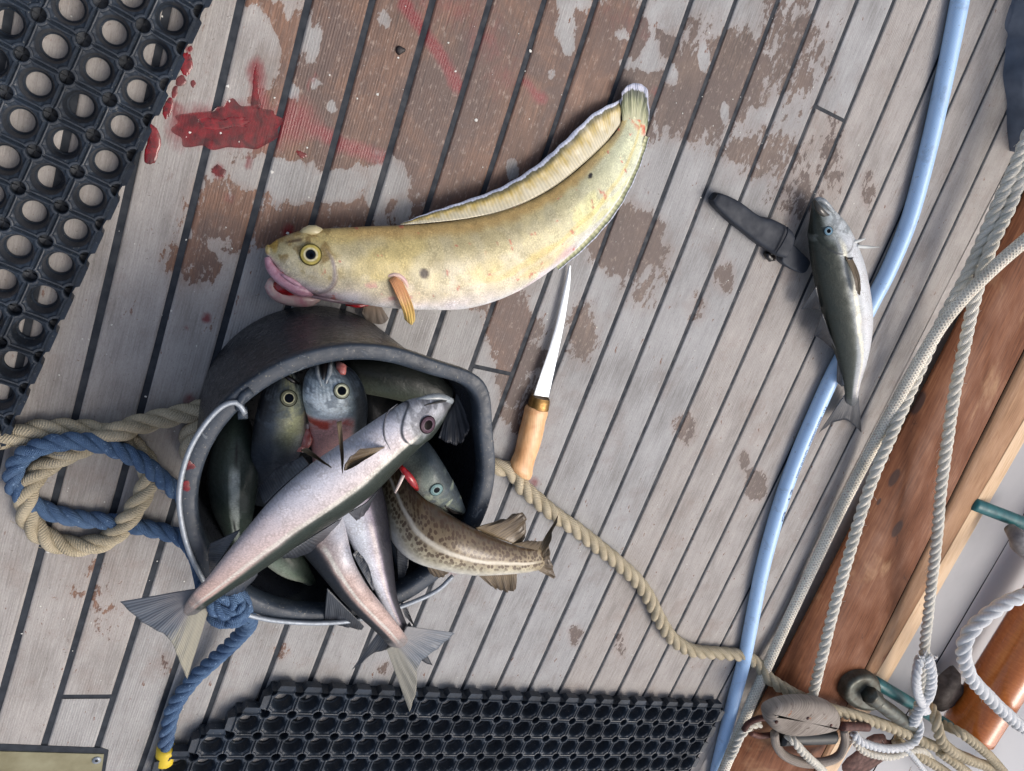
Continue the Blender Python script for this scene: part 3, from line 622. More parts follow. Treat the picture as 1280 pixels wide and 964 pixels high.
def tusk_col(S, T, lat, SS, TT, d):
    n1 = fbm(SS*38, TT*42); n2 = fbm(SS*90+9, TT*90); n3 = fbm(SS*16+3, TT*30+7)
    t = T+.16*(n1-.5)
    c = lerpc(t, [(0, (160, 142, 104)), (.1, (180, 166, 126)), (.3, (200, 188, 150)), (.55, (216, 204, 166)), (.74, (226, 214, 192)), (.86, (226, 218, 220)), (1, (214, 216, 234))])
    n4 = fbm(SS*55+20, TT*38, 4); n5 = fbm(SS*240, TT*160)
    c = blend(c, (178, 172, 158), sst(.52, .68, n4)*.22); c = blend(c, (224, 216, 206), sst(.54, .68, fbm(SS*44+70, TT*70))*sst(.3, .6, T)*.5); c = blend(c, (156, 144, 110), sst(.56, .7, fbm(SS*30+90, TT*50))*(1-sst(.35, .6, T))*.4)
    c = blend(c, (212, 190, 122), sst(.52, .68, n3)*.55*(1-sst(.8, .95, T)))
    c = blend(c, (208, 216, 192), sst(.55, .9, S)*.75*sst(.08, .2, T))
    c = blend(c, (226, 222, 160), sst(.5, .7, S)*sst(.52, .6, fbm(SS*20, TT*60+3))*.6*sst(.3, .5, T))
    c = blend(c, (176, 148, 96), sst(.2, .35, S)*(1-sst(.7, .85, S))*(1-sst(.07, .2, T+.08*(n2-.5)))*.9)            # brown ridge along the back
    c = blend(c, (222, 186, 188), sst(.6, .75, fbm(SS*22+40, TT*22))*sst(.6, .8, T)*.8)
    # head
    h = 1-sst(.2, .28, S)
    c = blend(c, (146, 122, 76), h*sst(.45, .6, fbm(SS*120+6, TT*120))*(1-sst(.5, .7, T))*.8)
    c = blend(c, (206, 198, 178), h*sst(.5, .65, n2)*sst(.35, .6, T)*.8); c = blend(c, (200, 160, 176), h*sst(.78, .95, T)*.7)
    c = blend(c, (150, 140, 150), (1-sst(.0, .012, np.abs(d+.006)))*.75*sst(.2, .45, T)); c = blend(c, (120, 100, 104), (1-sst(.0, .006, np.abs(d-.003)))*.6*sst(.45, .7, T))
    c = blend(c, (74, 54, 38), (1-sst(0, .04, np.abs(T-.12)))*sst(.08, .1, S)*(1-sst(.17, .2, S))*.7*sst(.4, .55, n2))
    c = blend(c, (214, 170, 70), sst(.62, .75, fbm(SS*50+7, TT*50))*h*.5)
    c = blend(c, (236, 238, 244), sst(.86, .97, T)*sst(.25, .4, S)*.6); c = blend(c, (214, 150, 150), sst(.6, .72, fbm(SS*60+33, TT*60+2))*(1-sst(.04, .1, np.abs(S-.36)))*sst(.55, .7, T)*.8)
    c = blend(c, (222, 196, 120), (1-sst(.02, .06, np.abs(T-.62+.1*(n1-.5))))*sst(.45, .55, S)*.45)
    c = blend(c, (52, 40, 30), (1-sst(.0022, .0048, np.hypot((S-.425)*.46, (T-.50)*.09)))*.95)
    c = blend(c, (30, 28, 30), (1-sst(.002, .003, np.hypot((S-.75)*.46, (T-.2)*.07)))*.9)
    c = blend(c, (196, 90, 80), sst(.76, .82, fbm(SS*130+3, TT*130+9))*.6)
    c = blend(c, (214, 96, 70), sst(.93, .98, S)*sst(.45, .65, fbm(SS*160, TT*160+3))*.8)
    return c*np.array([1.03, 1.035, 1.02])*(.87+.18*n2+.11*n5)[..., None]
tk = Fish('tusk_fish', 'large yellow tusk fish with open pink mouth lying on the deck planks', [
 (337, 306, 336, 322), (350, 297, 353, 346), (372, 289, 377, 362), (400, 285, 408, 373), (430, 283, 440, 379), (470, 281, 480, 385), (520, 279, 528, 388), (570, 274, 585, 386), (620, 264, 640, 368),
 (670, 246, 690, 337), (712, 219, 733, 299), (745, 190, 769, 256), (768, 166, 792, 215), (778, 148, 804, 182), (782, 134, 810, 152)],
 [.026, .030, .033, .033, .033, .031, .028, .022, .016, .012, .010], [.8, .75, .66, .6, .56, .52, .45, .38, .3, .22, .18], tusk_col, TUSK, N=420, M=150, gill=(.165, .075), power=.85, ridge=.45, slim=.965)
tk.eye(388.5, 318.5, .0120, (190, 174, 98), (214, 206, 168), (66, 84, 104), .0, .50, (.1, .1))
tk.eye(389.5, 319.5, .0034, (24, 32, 44), (24, 34, 46), (20, 26, 36), .0018, .7, (.1, .1)).name = 'pupil'
m_ = MB(); c_ = tk.hit(388, 291); 
m_.tube([P(376, 293, .03), P(385, 289, .034), P(396, 289, .034), P(404, 292, .03)], [.003, .0055, .0055, .003], 12); m_.build('far_eye_bulge', simple('pale_yellow_skin', (206, 194, 150), .35, coat=.3), tk.root)
tk.fin([(500, 281), (540, 278), (590, 272), (640, 260), (690, 235), (725, 208), (755, 180), (775, 155)], [(502, 279, .03), (535, 266, .026), (580, 251, .022), (628, 233, .020), (672, 206, .018), (706, 176, .016), (742, 142, .014), (777, 124, .012)], FIN_Y, 'dorsal_fin', wave=.0022, nu=150, zb=None)
tk.fin([(779, 158), (783, 160), (790, 164), (798, 168), (806, 170)], [(776, 127, .014), (779, 112, .016), (794, 104, .017), (809, 113, .016), (812, 150, .012)], FIN_TT, 'tail_fin', wave=.002, nu=70, nv=20)
tk.fin([(806, 170), (790, 212), (765, 258), (732, 297), (695, 332)], [(812, 172, .008), (798, 214, .008), (773, 262, .008), (738, 304, .008), (698, 338, .008)], FIN_TT, 'anal_fin', zb=.014, nu=90)
tk.fin([(486, 350), (494, 346), (503, 352)], [(506, 400, .045), (514, 406, .043), (519, 400, .045)], FIN_OR, 'pectoral_fin', on=True, th=.0022, wave=.001, bow=.013)
m_ = MB(); m_.tube([tk.hit(480, 352, -.004), tk.hit(487, 344, -.001), tk.hit(500, 345, -.001), tk.hit(509, 358, -.002), tk.hit(508, 374, -.004)], [.001, .0022, .0027, .0022, .001], 12); m_.build('fin_root', simple('pink_white_skin', (222, 204, 180), .35, coat=.3, c2=(206, 168, 170)), tk.root)
tk.fin([(456, 378), (476, 382)], [(452, 392, .012), (462, 403, .008), (478, 405, .008), (486, 398, .01)], FIN_TR, 'pelvic_fin', zb=.016)
# mouth
LJ = [(400, 371), (385, 374), (368, 373), (352, 370), (342, 364), (338, 356), (344, 349)]
m_ = MB(); m_.tube(PP(LJ, .024), [.004, .008, .0085, .008, .0075, .006, .004], 14); m_.build('lower_jaw', simple('pale_pink_jaw', (206, 188, 178), .3, coat=.4, c2=(180, 120, 130), scale=120), tk.root)
m_ = MB(); m_.tube([P(334, 322, .030), P(338, 334, .034), P(348, 346, .038), P(362, 356, .040), P(376, 362, .040), P(388, 364, .036)], [.0028, .0048, .0056, .006, .0072, .0062], 14); m_.tube([P(352, 343, .043), P(366, 352, .045), P(380, 360, .043)], [.0012, .0028, .0016], 10)
m_.build('upper_lip', PINK, tk.root)
m_ = MB(); m_.tube([P(342, 355, .024), P(352, 358, .026), P(364, 362, .026), P(374, 366, .024)], [.005, .0085, .0075, .004], 14); m_.build('tongue', RED, tk.root)
m_ = MB(); m_.tube([P(380, 368, .034), P(404, 373, .036), P(430, 377, .034), P(455, 376, .036), P(468, 362, .043), P(472, 346, .05)], [.0012, .0022, .0026, .0028, .002, .0008], 8); m_.build('gill_membrane', simple('grey_gill_skin', (146, 128, 138), .3, coat=.4, c2=(104, 84, 92)), tk.root)
m_ = MB(); m_.tube([P(432, 381, .018), P(448, 382, .02), P(462, 381, .018)], [.001, .0028, .001], 8); m_.build('bloody_slit', RED, tk.root)

def saithe_col(dark=(58, 68, 64), mid=(150, 156, 158), belly=(206, 208, 214), pink=(206, 184, 182), pk=.6, dw=.32, linec=(222, 222, 214), lw=.02, head=.17, headc=(150, 156, 166), tan=None, tann=0, belly_t=.62):
    def f(S, T, lat, SS, TT, d):
        n1 = fbm(SS*60, TT*60); n2 = fbm(SS*170, TT*170); n3 = fbm(SS*22+5, TT*26)
        t = T+.05*(n1-.5)
        c = lerpc(t, [(0, np.array(dark)*.75), (dw-.06, dark), (dw+.0, np.array(dark)*.7+np.array(mid)*.3), (dw+.05, mid), (belly_t, belly), (1, np.array(belly)*.97)])
        c = blend(c, pink, pk*sst(.35, .7, n3)*sst(dw, dw+.12, t)*sst(.2, .4, S))
        if tan is not None: c = blend(c, tan, sst(tann-.2, tann+.25, S)*(1-.35*sst(.55, .9, np.abs(T-.6)*2))*sst(dw-.08, dw+.06, T)*.85)
        # head plates
        h = 1-sst(head-.02, head+.03, S)
        c = blend(c, headc, h*.75*sst(.18, .34, T)); c = blend(c, np.array(dark)*1.1, h*.7*sst(.45, .7, n1)*(1-sst(.3, .6, T)))
        c = blend(c, (228, 232, 236), h*.4*sst(.55, .7, n1)*sst(.3, .5, T))
        c = blend(c, np.array(headc)*.62, h*.55*sst(.5, .62, fbm(SS*150+30, TT*150+5, 4))); c = blend(c, np.array(headc)*.5, h*.6*(1-sst(.02, .05, S)))
        c = blend(c, (70, 74, 78), (1-sst(.0, .008, np.abs(d)))*.8*sst(.12, .3, T))
        m = (1-sst(lw, lw*1.8, np.abs(T-lat+.012*(n2-.5))))*sst(.18, .24, S)
        return blend(c, linec, m*.8)
    return f
# --- the single coalfish beside the hose
f2 = Fish('coalfish', 'small dark-backed coalfish lying across the blue hose beside the knife sheath', [
 (1015, 255, 1027, 249), (1013, 275, 1043, 263), (1012, 302, 1060, 285), (1016, 335, 1073, 315), (1022, 365, 1081, 345), (1031, 400, 1087, 385), (1040, 430, 1087, 415), (1048, 455, 1083, 444), (1053, 475, 1077, 468), (1056, 491, 1073, 488), (1057, 503, 1072, 501)],
 [.022, .028, .034, .038, .040, .042, .042, .038, .032, .024], [.6, .62, .64, .64, .62, .6, .55, .48, .35], saithe_col(dark=(54, 62, 56), mid=(140, 148, 152), belly=(222, 226, 230), pk=.25, pink=(200, 180, 174), dw=.36, linec=(236, 234, 214), head=.2, headc=(206, 214, 214), lw=.026), FISH,
 lat=[.45, .45, .5, .48, .48, .46, .55, .62, .66, .68], gill=(.16, .1), N=280, M=100, tail=1.6, tailc=(86, 90, 94))
f2.eye(1035.5, 289, .0068, (108, 140, 158), (170, 186, 196), (24, 32, 44), .0, .46, (.1, 0))
m_ = MB(); m_.tube([P(1019, 250, .032), P(1026, 249, .036), P(1034, 256, .038), P(1042, 265, .036)], [.0026, .0034, .003, .002], 10); m_.build('lower_jaw', JAW, f2.root)
m_ = MB(); m_.tube([P(1018, 251, .04), P(1022, 259, .045), P(1029, 267, .046), P(1036, 269, .044)], [.0018, .0045, .004, .0012], 10); m_.build('mouth', simple('grey_mouth', (64, 62, 56), .3, coat=.4), f2.root)
f2.fin([(1020, 358), (1025, 386)], [(1001, 387, .02), (1010, 386, .02), (1022, 387, .03)], FIN_DK, 'dorsal_fin', zb=.04)
f2.fin([(1028, 392), (1036, 415), (1046, 440)], [(1017, 420, .02), (1026, 424, .02), (1044, 440, .03)], FIN_DK, 'dorsal_fin', zb=.044)
f2.fin([(1047, 450), (1055, 480)], [(1046, 478, .03), (1053, 484, .03)], FIN_DK, 'dorsal_fin', zb=.038)
f2.fin([(1055, 495), (1060, 491), (1065, 493), (1069, 491), (1073, 495)], [(1024, 541, .01), (1040, 529, .015), (1056, 525, .018), (1066, 531, .015), (1077, 541, .01)], FIN_DK, 'tail_fin', zb=.026)
f2.fin([(1087, 392), (1086, 420), (1078, 460), (1072, 482)], [(1089, 394, .035), (1088, 420, .035), (1081, 462, .03), (1074, 484, .025)], FIN_W, 'anal_fin', zb=.036)
f2.fin([(1056, 321), (1065, 323)], [(1070, 362, .072), (1074, 369, .070), (1076, 358, .070)], FIN_BR, 'pectoral_fin', on=True, bow=.004)
m_ = MB(); m_.tube([f2.hit(1055, 320, -.001), f2.hit(1060, 325, .0005), f2.hit(1066, 322, -.001)], [.001, .003, .001], 10); m_.build('fin_root', DARK, f2.root)
m_ = MB(); m_.tube([P(1066, 303, .05), P(1074, 301, .048), P(1082, 298, .045)], [.0022, .0022, .0008], 8); m_.build('pelvic_fin', FIN_W, f2.root)
m_ = MB(); m_.tube([P(1070, 308, .05), P(1084, 309, .046), P(1099, 309, .04)], [.0024, .0020, .0005], 8); m_.build('pelvic_fin', FIN_W, f2.root)

# ------------------------------------------------------------------ the bucket
BC = np.array([.097, -.358]); BR, BH, BB = .1386, .2, .112
sp_ = P(607, 477, BH)[:2]-BC; SPA = math.atan2(sp_[1], sp_[0]); SPR = np.linalg.norm(sp_)-BR
def brad(a, z):
    r = BB+(BR-.009-BB)*(z/BH); da = (a-SPA+math.pi) % (2*math.pi)-math.pi
    return r+SPR*np.exp(-(da/.24)**2)*sst(.1, .2, z)-.0*da
def lathe(name, prof, mat, parent, M=160, spout=True):
    """prof: (offset from the wall, height)"""
    a = np.linspace(0, 2*np.pi, M, endpoint=False); v = []
    for o_, z_ in prof:
        zz = min(z_, BH); r = brad(a, zz) if spout else brad(a, 0); r = r+o_ if o_ > -.09 else r*0+.0005
        v.append(np.stack([BC[0]+r*np.cos(a), BC[1]+r*np.sin(a), np.full(M, z_)], 1))
    f = [tuple(x) for x in grid_faces(len(prof), M, 0, True)]
    return link_mesh(name, np.vstack(v), f, mat, parent)
bucket = empty('bucket', 'black plastic bucket with a pouring spout, full of dead fish', 'bucket')
lathe('shell', [(-.2, .0015), (-.004, .0015), (0, .004), (0, .05), (0, .1), (0, .15), (.0005, .17), (0, .19)], PLASTIC, bucket)
lathe('inner_wall', [(-.0035, .192), (-.0035, .15), (-.0035, .1), (-.0035, .05), (-.0035, .01), (-.2, .008)], PLASTIC, bucket)
lathe('rim', [(0.0005, .186), (.0065, .187), (.0078, .190), (.0078, .1978), (.0070, .1996), (.0056, .2003), (-.0035, .2001), (-.0058, .1990), (-.0068, .194), (-.0066, .186), (-.0037, .182)], RIM, bucket)
zb = BH+.003
m_ = MB(); m_.tube(PP([(306, 517), (300, 507), (292, 503), (278, 508), (262, 523), (246, 545), (234, 570), (226, 600), (224, 630), (229, 664), (238, 693), (250, 718), (264, 741), (284, 757), (308, 768), (345, 776), (400, 779), (450, 774), (505, 757), (545, 739), (566, 720)], zb), .0022, 10)
m_.build('handle', STEEL, bucket)
m_ = MB(); m_.tube(PP([(297, 517), (309, 516)], BH-.006), .005, 12, smooth=False); m_.tube(PP([(300, 512), (301, 498), (314, 488)], BH+.001), .0035, 10); m_.build('handle_lug', RIM, bucket)
m_ = MB(); m_.tube(PP([(184+84, 748), (269, 765)], BH+.004), .0028, 10, smooth=False); m_.build('wire_hook', STEEL, bucket)
for (bx, by, br_) in ((235.5, 582, .0045), (231, 608, .0045)):
    c0 = P(bx, by, BH+.0009); a = np.linspace(0, 2*np.pi, 14, endpoint=False); rr = br_*(1+.25*np.sin(a*3+bx))
    b_ = link_mesh('blood_drop', np.vstack([[c0+[0, 0, .0006]], np.stack([c0[0]+rr*np.cos(a), c0[1]+rr*np.sin(a), a*0+c0[2]], 1)]), [(0, i+1, (i+1) % 14+1) for i in range(14)], BLOOD_T)
    tag(b_, 'dried blood spot on the left bucket rim, ' + ('the upper of two' if by < 600 else 'the lower of two'), 'blood drop', 'blood spots on the bucket rim')

G = 'fish in the black bucket'
# --- big pollack on top
f3 = Fish('pollack', 'largest silvery pink fish lying belly-up across the top of the bucket', [
 (561, 512, 556, 495), (553, 530, 532, 495), (540, 547, 506, 502), (521, 565, 479, 517), (500, 586, 450, 536), (474, 613, 415, 560), (439, 641, 375, 588), (402, 664, 340, 620), (364, 690, 310, 655), (325, 716, 280, 692), (291, 738, 258, 721), (262, 757, 241, 740), (247, 768, 231, 753)],
 [.222, .226, .23, .232, .232, .232, .232, .232, .232, .230, .226, .218], [.75, .7, .66, .64, .6, .52, .42, .28], saithe_col(dark=(40, 52, 46), mid=(206, 194, 194), belly=(226, 226, 236), pk=.38, pink=(222, 204, 206), dw=.40, tan=(206, 172, 158), tann=.68, head=.22, headc=(168, 170, 178), belly_t=.8, lw=.026, linec=(226, 222, 212)), FISH,
 lat=[.42, .42, .42, .42, .43, .43, .44, .46, .5, .53, .55, .56], gill=(.16, .09), N=420, M=130, group=G, tail=2.0, slim=.90)
f3.eye(534.5, 531, .0088, (84, 66, 76), (104, 88, 98), (26, 16, 22), .0, .52, (.2, -.1))
m_ = MB(); m_.tube([f3.hit(562, 500, .0003), f3.hit(551, 502, .0003), f3.hit(538, 505, 0), f3.hit(528, 508, -.0005)], [.0006, .0012, .001, .0004], 8); m_.build('mouth', DARK, f3.root)
m_ = MB(); m_.tube([f3.hit(564, 502), f3.hit(552, 497, .0005), f3.hit(538, 497, .0005), f3.hit(520, 500, -.0005)], [.003, .0035, .003, .001], 10); m_.build('lower_jaw', JAW, f3.root)
m_ = MB(); m_.tube([f3.hit(497, 505, -.0004), f3.hit(485, 515, 0), f3.hit(480, 532, .0002), f3.hit(481, 548, .0002), f3.hit(488, 562, 0)], [.0003, .0007, .0008, .0008, .0003], 8); m_.build('gill_slit', simple('gill_slit_skin', (112, 112, 118), .3, coat=.4), f3.root)
f3.fin([(247, 736), (240, 745), (237, 754), (246, 763), (262, 758)], [(150, 752, .19), (180, 779, .2), (210, 797, .206), (224, 826, .196), (234, 849, .18)], FIN_TL, 'tail_fin', zb=.216, wave=.0012, nu=80, nv=26)
f3.fin([(300, 662), (280, 692), (263, 716)], [(262, 680, .218), (260, 692, .216), (262, 717, .22)], FIN_DK, 'anal_fin', zb=.226)
f3.fin([(386, 580), (355, 606), (330, 630)], [(378, 570, .222), (344, 588, .215), (322, 612, .21)], FIN_DK, 'anal_fin', zb=.228)
f3.fin([(436, 641), (458, 628), (474, 611)], [(446, 652, .215), (458, 640, .21), (474, 608, .222)], FIN_DK, 'dorsal_fin', zb=.228)
f3.fin([(352, 694), (385, 674), (420, 652)], [(354, 699, .214), (384, 692, .208), (412, 668, .21), (428, 648, .22)], FIN_DK, 'dorsal_fin', zb=.228)
f3.fin([(280, 742), (304, 728), (322, 716)], [(283, 746, .216), (300, 742, .21), (322, 720, .218)], FIN_DK, 'dorsal_fin', zb=.224)
f3.fin([(481, 559), (474, 563)], [(450, 561, .268), (436, 574, .266), (430, 588, .262), (446, 583, .266)], FIN_BR, 'pectoral_fin', on=True)
f3.fin([(421, 528, .252), (427, 526, .25)], [(426, 570, .268), (428, 592, .27), (430, 570, .268)], FIN_BR, 'pelvic_fin')
f3.fin([(376, 563, .24), (384, 560, .242)], [(396, 575, .262), (415, 585, .264), (400, 573, .262)], FIN_BR, 'pelvic_fin')

# --- two fish hanging tail-out over the near rim
f4 = Fish('pollack', 'tail-out pollack with brown-speckled skin and pale line, tail tip reaching the lower mat', [
 (352, 660, 418, 610), (366, 680, 428, 640), (385, 702, 434, 663), (403, 723, 442, 697), (425, 749, 458, 729), (449, 772, 478, 755), (472, 793, 497, 779), (486, 808, 510, 797)],
 [.18, .19, .20, .209, .216, .22, .218, .21], [.7, .7, .65, .6, .55, .45], saithe_col(dark=(40, 44, 50), mid=(150, 134, 130), belly=(222, 224, 234), pk=.6, pink=(196, 168, 158), dw=.36, tan=(188, 160, 150), tann=.5, belly_t=.8, lw=.03, head=-.1), FISH,
 lat=[.45, .45, .47, .5, .5, .52, .55], N=300, M=90, group=G, tail=2.4)
f4.fin([(508, 783), (503, 792), (498, 800), (492, 806), (483, 811)], [(569, 792, .2), (545, 812, .203), (524, 832, .204), (520, 862, .19), (512, 890, .165)], FIN_GR, 'tail_fin', zb=.212, wave=.0012, nu=80, nv=24)
f4.fin([(409, 735), (430, 757), (455, 783)], [(405, 776, .2), (428, 783, .2), (452, 788, .205)], FIN_DK, 'dorsal_fin', zb=.212)
f4.fin([(441, 693), (452, 714), (466, 738)], [(446, 688, .222), (460, 706, .224), (468, 736, .22)], FIN_DK, 'anal_fin', zb=.222)
f5 = Fish('pollack', 'tail-out pollack with white belly and violet side, half under the speckled one', [
 (470, 575, 405, 600), (484, 630, 417, 640), (489, 670, 432, 670), (493, 710, 448, 700), (497, 745, 466, 735), (504, 768, 480, 763), (511, 784, 490, 784)],
 [.165, .18, .19, .198, .205, .205, .202], [.65, .6, .6, .55, .5, .4], saithe_col(dark=(48, 48, 58), mid=(160, 150, 164), belly=(226, 232, 242), pk=.4, pink=(188, 176, 190), dw=.34, belly_t=.6, lw=.03, head=-.1, linec=(216, 206, 204)), FISH,
 lat=[.42, .44, .46, .47, .48, .5], N=260, M=80, group=G, tail=1.6)
f5.fin([(512, 778), (500, 790), (482, 778)], [(541, 832, .185), (515, 822, .188), (478, 812, .188), (440, 838, .175)], FIN_DK, 'tail_fin', zb=.2, wave=.002, nu=60, nv=20)
f5.fin([(499, 748), (506, 770)], [(510, 762, .2), (519, 784, .195)], FIN_DK, 'dorsal_fin', zb=.2)
f5.fin([(440, 700), (463, 735)], [(440, 712, .19), (452, 732, .19)], FIN_DK, 'anal_fin', zb=.19)

# --- the spotted cod
def cod_col(S, T, lat, SS, TT, d):
    n1 = fbm(SS*60, TT*60); n2 = fbm(SS*150, TT*150); t = T+.1*(n1-.5)
    c = lerpc(t, [(0, (66, 54, 40)), (.2, (104, 88, 64)), (.5, (150, 134, 106)), (.72, (184, 176, 150)), (.9, (214, 212, 202)), (1, (218, 218, 214))])
    c = blend(c, (196, 184, 156), sst(.6, 1, S)*.3)
    c = c*(.85+.3*n2)[..., None]
    return blend(c, (214, 206, 188), (1-sst(.022, .045, np.abs(T-lat+.015*(n1-.5))))*1.0)
f6 = Fish('cod', 'brown spotted cod with its tail hanging over the right of the bucket rim', [
 (492, 570, 470, 625), (507, 588, 478, 655), (524, 609, 492, 682), (545, 629, 513, 700), (571, 647, 546, 711), (600, 663, 585, 718), (630, 676, 625, 718), (655, 684, 655, 716), (675, 685, 673, 713)],
 [.15, .17, .19, .205, .216, .22, .22, .216, .21], [.75, .75, .7, .65, .6, .5, .35], cod_col, COD, tail=1.2, tailc=(150, 136, 110), lat=[.4, .45, .48, .5, .52, .5, .5, .5], N=320, M=100, group=G,
 extra=lambda S, T: (1-sst(.6, .86, T))*.85*sst(.03, .06, np.abs(T-np.interp(S.ravel(), np.linspace(0, 1, 8), [.4, .45, .48, .5, .52, .5, .5, .5]).reshape(S.shape))))
f6.fin([(674, 685), (675, 692), (675, 700), (674, 707), (673, 713)], [(699, 641, .215), (689, 668, .218), (687, 692, .216), (692, 712, .208), (694, 725, .2)], FIN_BR, 'tail_fin', zb=.21, wave=.003, nu=60, nv=18)
f6.fin([(594, 660), (612, 669), (648, 682)], [(624, 650, .222), (655, 643, .224), (657, 672, .216)], FIN_BR, 'dorsal_fin', zb=.218, wave=.003)
f6.fin([(640, 680), (672, 688)], [(660, 676, .226), (678, 676, .224)], FIN_BR, 'dorsal_fin', zb=.218)
f6.fin([(594, 716), (646, 715)], [(614, 733, .208), (630, 740, .204), (645, 738, .204)], FIN_BR, 'anal_fin', zb=.216, wave=.003)
f6.fin([(530, 700), (545, 706)], [(538, 718, .205), (552, 722, .204), (562, 714, .206)], FIN_OR if False else FIN_BR, 'pelvic_fin', zb=.212)

# --- heads looking out of the bucket
def head_paint(c, S, T, SS, TT, slot, reach, dark=(40, 46, 52)):
    c = blend(c, dark, (1-sst(.012, .045, np.abs(T-slot+.05*(S-.1))))*(1-sst(reach*.7, reach, S))*.95)
    c = blend(c, np.array(dark)*2, sst(.55, .75, np.sin(T*95+fbm(SS*50, TT*50)*5)*.5+.5)*(1-sst(reach, reach*1.5, S))*.45)
    return blend(c, np.array(dark)*1.8, sst(.54, .64, fbm(SS*190+3, TT*190+8))*(1-sst(.4, .5, S))*.5)
f8 = Fish('coalfish', 'silver fish head pointing up at the far rim, pink cut throat below it', [
 (424, 452, 394, 455), (446, 466, 380, 472), (459, 492, 377, 500), (460, 522, 384, 528), (452, 555, 388, 560), (445, 600, 392, 605)],
 [.175, .184, .19, .185, .17, .155], [.7, .75, .75, .7], None or (lambda S, T, lat, SS, TT, d: blend(blend(blend(head_paint(lerpc(T+.08*(fbm(SS*60, TT*60)-.5), [(0, (36, 42, 50)), (.22, (46, 54, 60)), (.34, (128, 142, 146)), (.46, (206, 218, 222)), (1, (226, 236, 240))]), S, T, SS, TT, .63, .26),
   (226, 172, 166), sst(.5, .58, S+.05*(fbm(SS*80, TT*80)-.5))*sst(.25, .4, T)*.95), (196, 84, 70), sst(.5, .56, S)*(1-sst(.58, .68, S))*sst(.4, .6, fbm(SS*90, TT*90+4))*sst(.28, .4, T)), (130, 146, 156), sst(.52, .66, fbm(SS*160, TT*60))*.55*(1-sst(.45, .55, S))*sst(.4, .5, T))), FISH, N=220, M=90, group=G)
f8.eye(427, 489, .0078, (134, 138, 122), (206, 206, 176), (24, 34, 52), .0, .58, (.1, .1))
m_ = MB(); m_.tube([f8.hit(404, 453, .001), f8.hit(405, 462, .001), f8.hit(404, 475, -.0005)], [.004, .0035, .0008], 10); m_.build('mouth', DARK, f8.root)
m_ = MB(); m_.tube([f8.hit(412, 453, .001), f8.hit(412, 465, .001), f8.hit(407, 480, 0)], [.0018, .0022, .0008], 10); m_.tube([f8.hit(397, 454, .001), f8.hit(397, 468, .001), f8.hit(402, 483, 0)], [.0018, .002, .0008], 10); m_.build('jaw', JAW, f8.root)
m_ = MB(); m_.tube([f8.hit(422, 453, .001), f8.hit(427, 460, .002), f8.hit(429, 468, .001)], [.002, .0045, .002], 10); m_.build('gill_flesh', FLESH, f8.root)
m_ = MB(); m_.tube([f8.hit(385, 530, -.001), f8.hit(383, 545, .001), f8.hit(378, 565, 0)], [.0014, .0022, .001], 8); m_.build('throat_skin', simple('white_throat_skin', (222, 206, 200), .3, coat=.4), f8.root)
f7 = Fish('coalfish', 'olive fish head with a ringed eye, left of the silver head in the bucket', [
 (345, 464, 366, 462), (328, 486, 380, 486), (318, 520, 384, 520), (313, 552, 381, 550), (312, 590, 368, 588), (316, 630, 356, 622)],
 [.166, .174, .18, .174, .155, .13], [.7, .7, .7, .7], (lambda S, T, lat, SS, TT, d: blend(blend(head_paint(lerpc(T+.1*(fbm(SS*60, TT*60)-.5), [(0, (24, 28, 34)), (.3, (52, 60, 68)), (.45, (92, 98, 90)), (.65, (166, 168, 130)), (.85, (182, 188, 168)), (1, (140, 142, 134))]), S, T, SS, TT, .8, .2), (58, 66, 76), sst(.5, .7, S)), (188, 190, 140), sst(.55, .68, fbm(SS*60+8, TT*60))*(1-sst(.5, .6, S))*sst(.5, .6, T)*.6)), FISH, N=200, M=80, group=G)
f7.eye(361, 498, .0082, (104, 106, 88), (196, 192, 158), (28, 40, 62), .0, .56, (.05, .1))
m_ = MB(); m_.tube([f7.hit(383, 533, -.003), f7.hit(384, 545, .002), f7.hit(378, 557, .002), f7.hit(372, 562, 0)], [.003, .006, .006, .002], 12); m_.build('gill_flesh', FLESH, f7.root)
m_ = MB(); m_.tube([f7.hit(352, 465, .001), f7.hit(362, 474, .002), f7.hit(374, 480, .001)], [.001, .0025, .001], 8); m_.build('mouth', DARK, f7.root)
f9 = Fish('coalfish', 'grey fish head pointing down to the right rim with a red gill behind it', [
 (582, 636, 574, 643), (573, 612, 549, 636), (560, 588, 526, 620), (544, 562, 509, 600), (526, 540, 496, 577), (508, 520, 475, 552)],
 [.19, .196, .2, .196, .18, .16], [.75, .8, .8, .75], (lambda S, T, lat, SS, TT, d: blend(head_paint(lerpc(T+.1*(fbm(SS*60, TT*60)-.5), [(0, (44, 52, 58)), (.25, (62, 72, 78)), (.45, (96, 106, 102)), (.7, (136, 144, 132)), (1, (122, 124, 116))]), S, T, SS, TT, .62, .22), (176, 186, 160), sst(.58, .7, fbm(SS*90+8, TT*70))*(1-sst(.4, .5, S))*.6)), FISH, N=200, M=80, group=G)
f9.eye(545.5, 612, .0074, (112, 138, 138), (150, 172, 168), (30, 44, 64), .0, .46, (.1, .1))
m_ = MB(); m_.tube([P(500, 582, .206), P(506, 590, .21), P(514, 600, .212), P(522, 612, .208)], [.002, .0036, .0034, .0015], 12); m_.build('red_gill', RED, f9.root)
m_ = MB(); m_.tube([P(504, 594, .214), P(500, 603, .214), P(494, 616, .212)], [.0018, .0016, .001], 8); m_.build('gill_bone', simple('pale_gill_bone', (222, 204, 196), .3, coat=.5), f9.root)
m_ = MB(); m_.tube([f9.hit(577, 642, .001), f9.hit(566, 640, .001), f9.hit(556, 632, 0)], [.001, .002, .0008], 8); m_.build('mouth', DARK, f9.root)

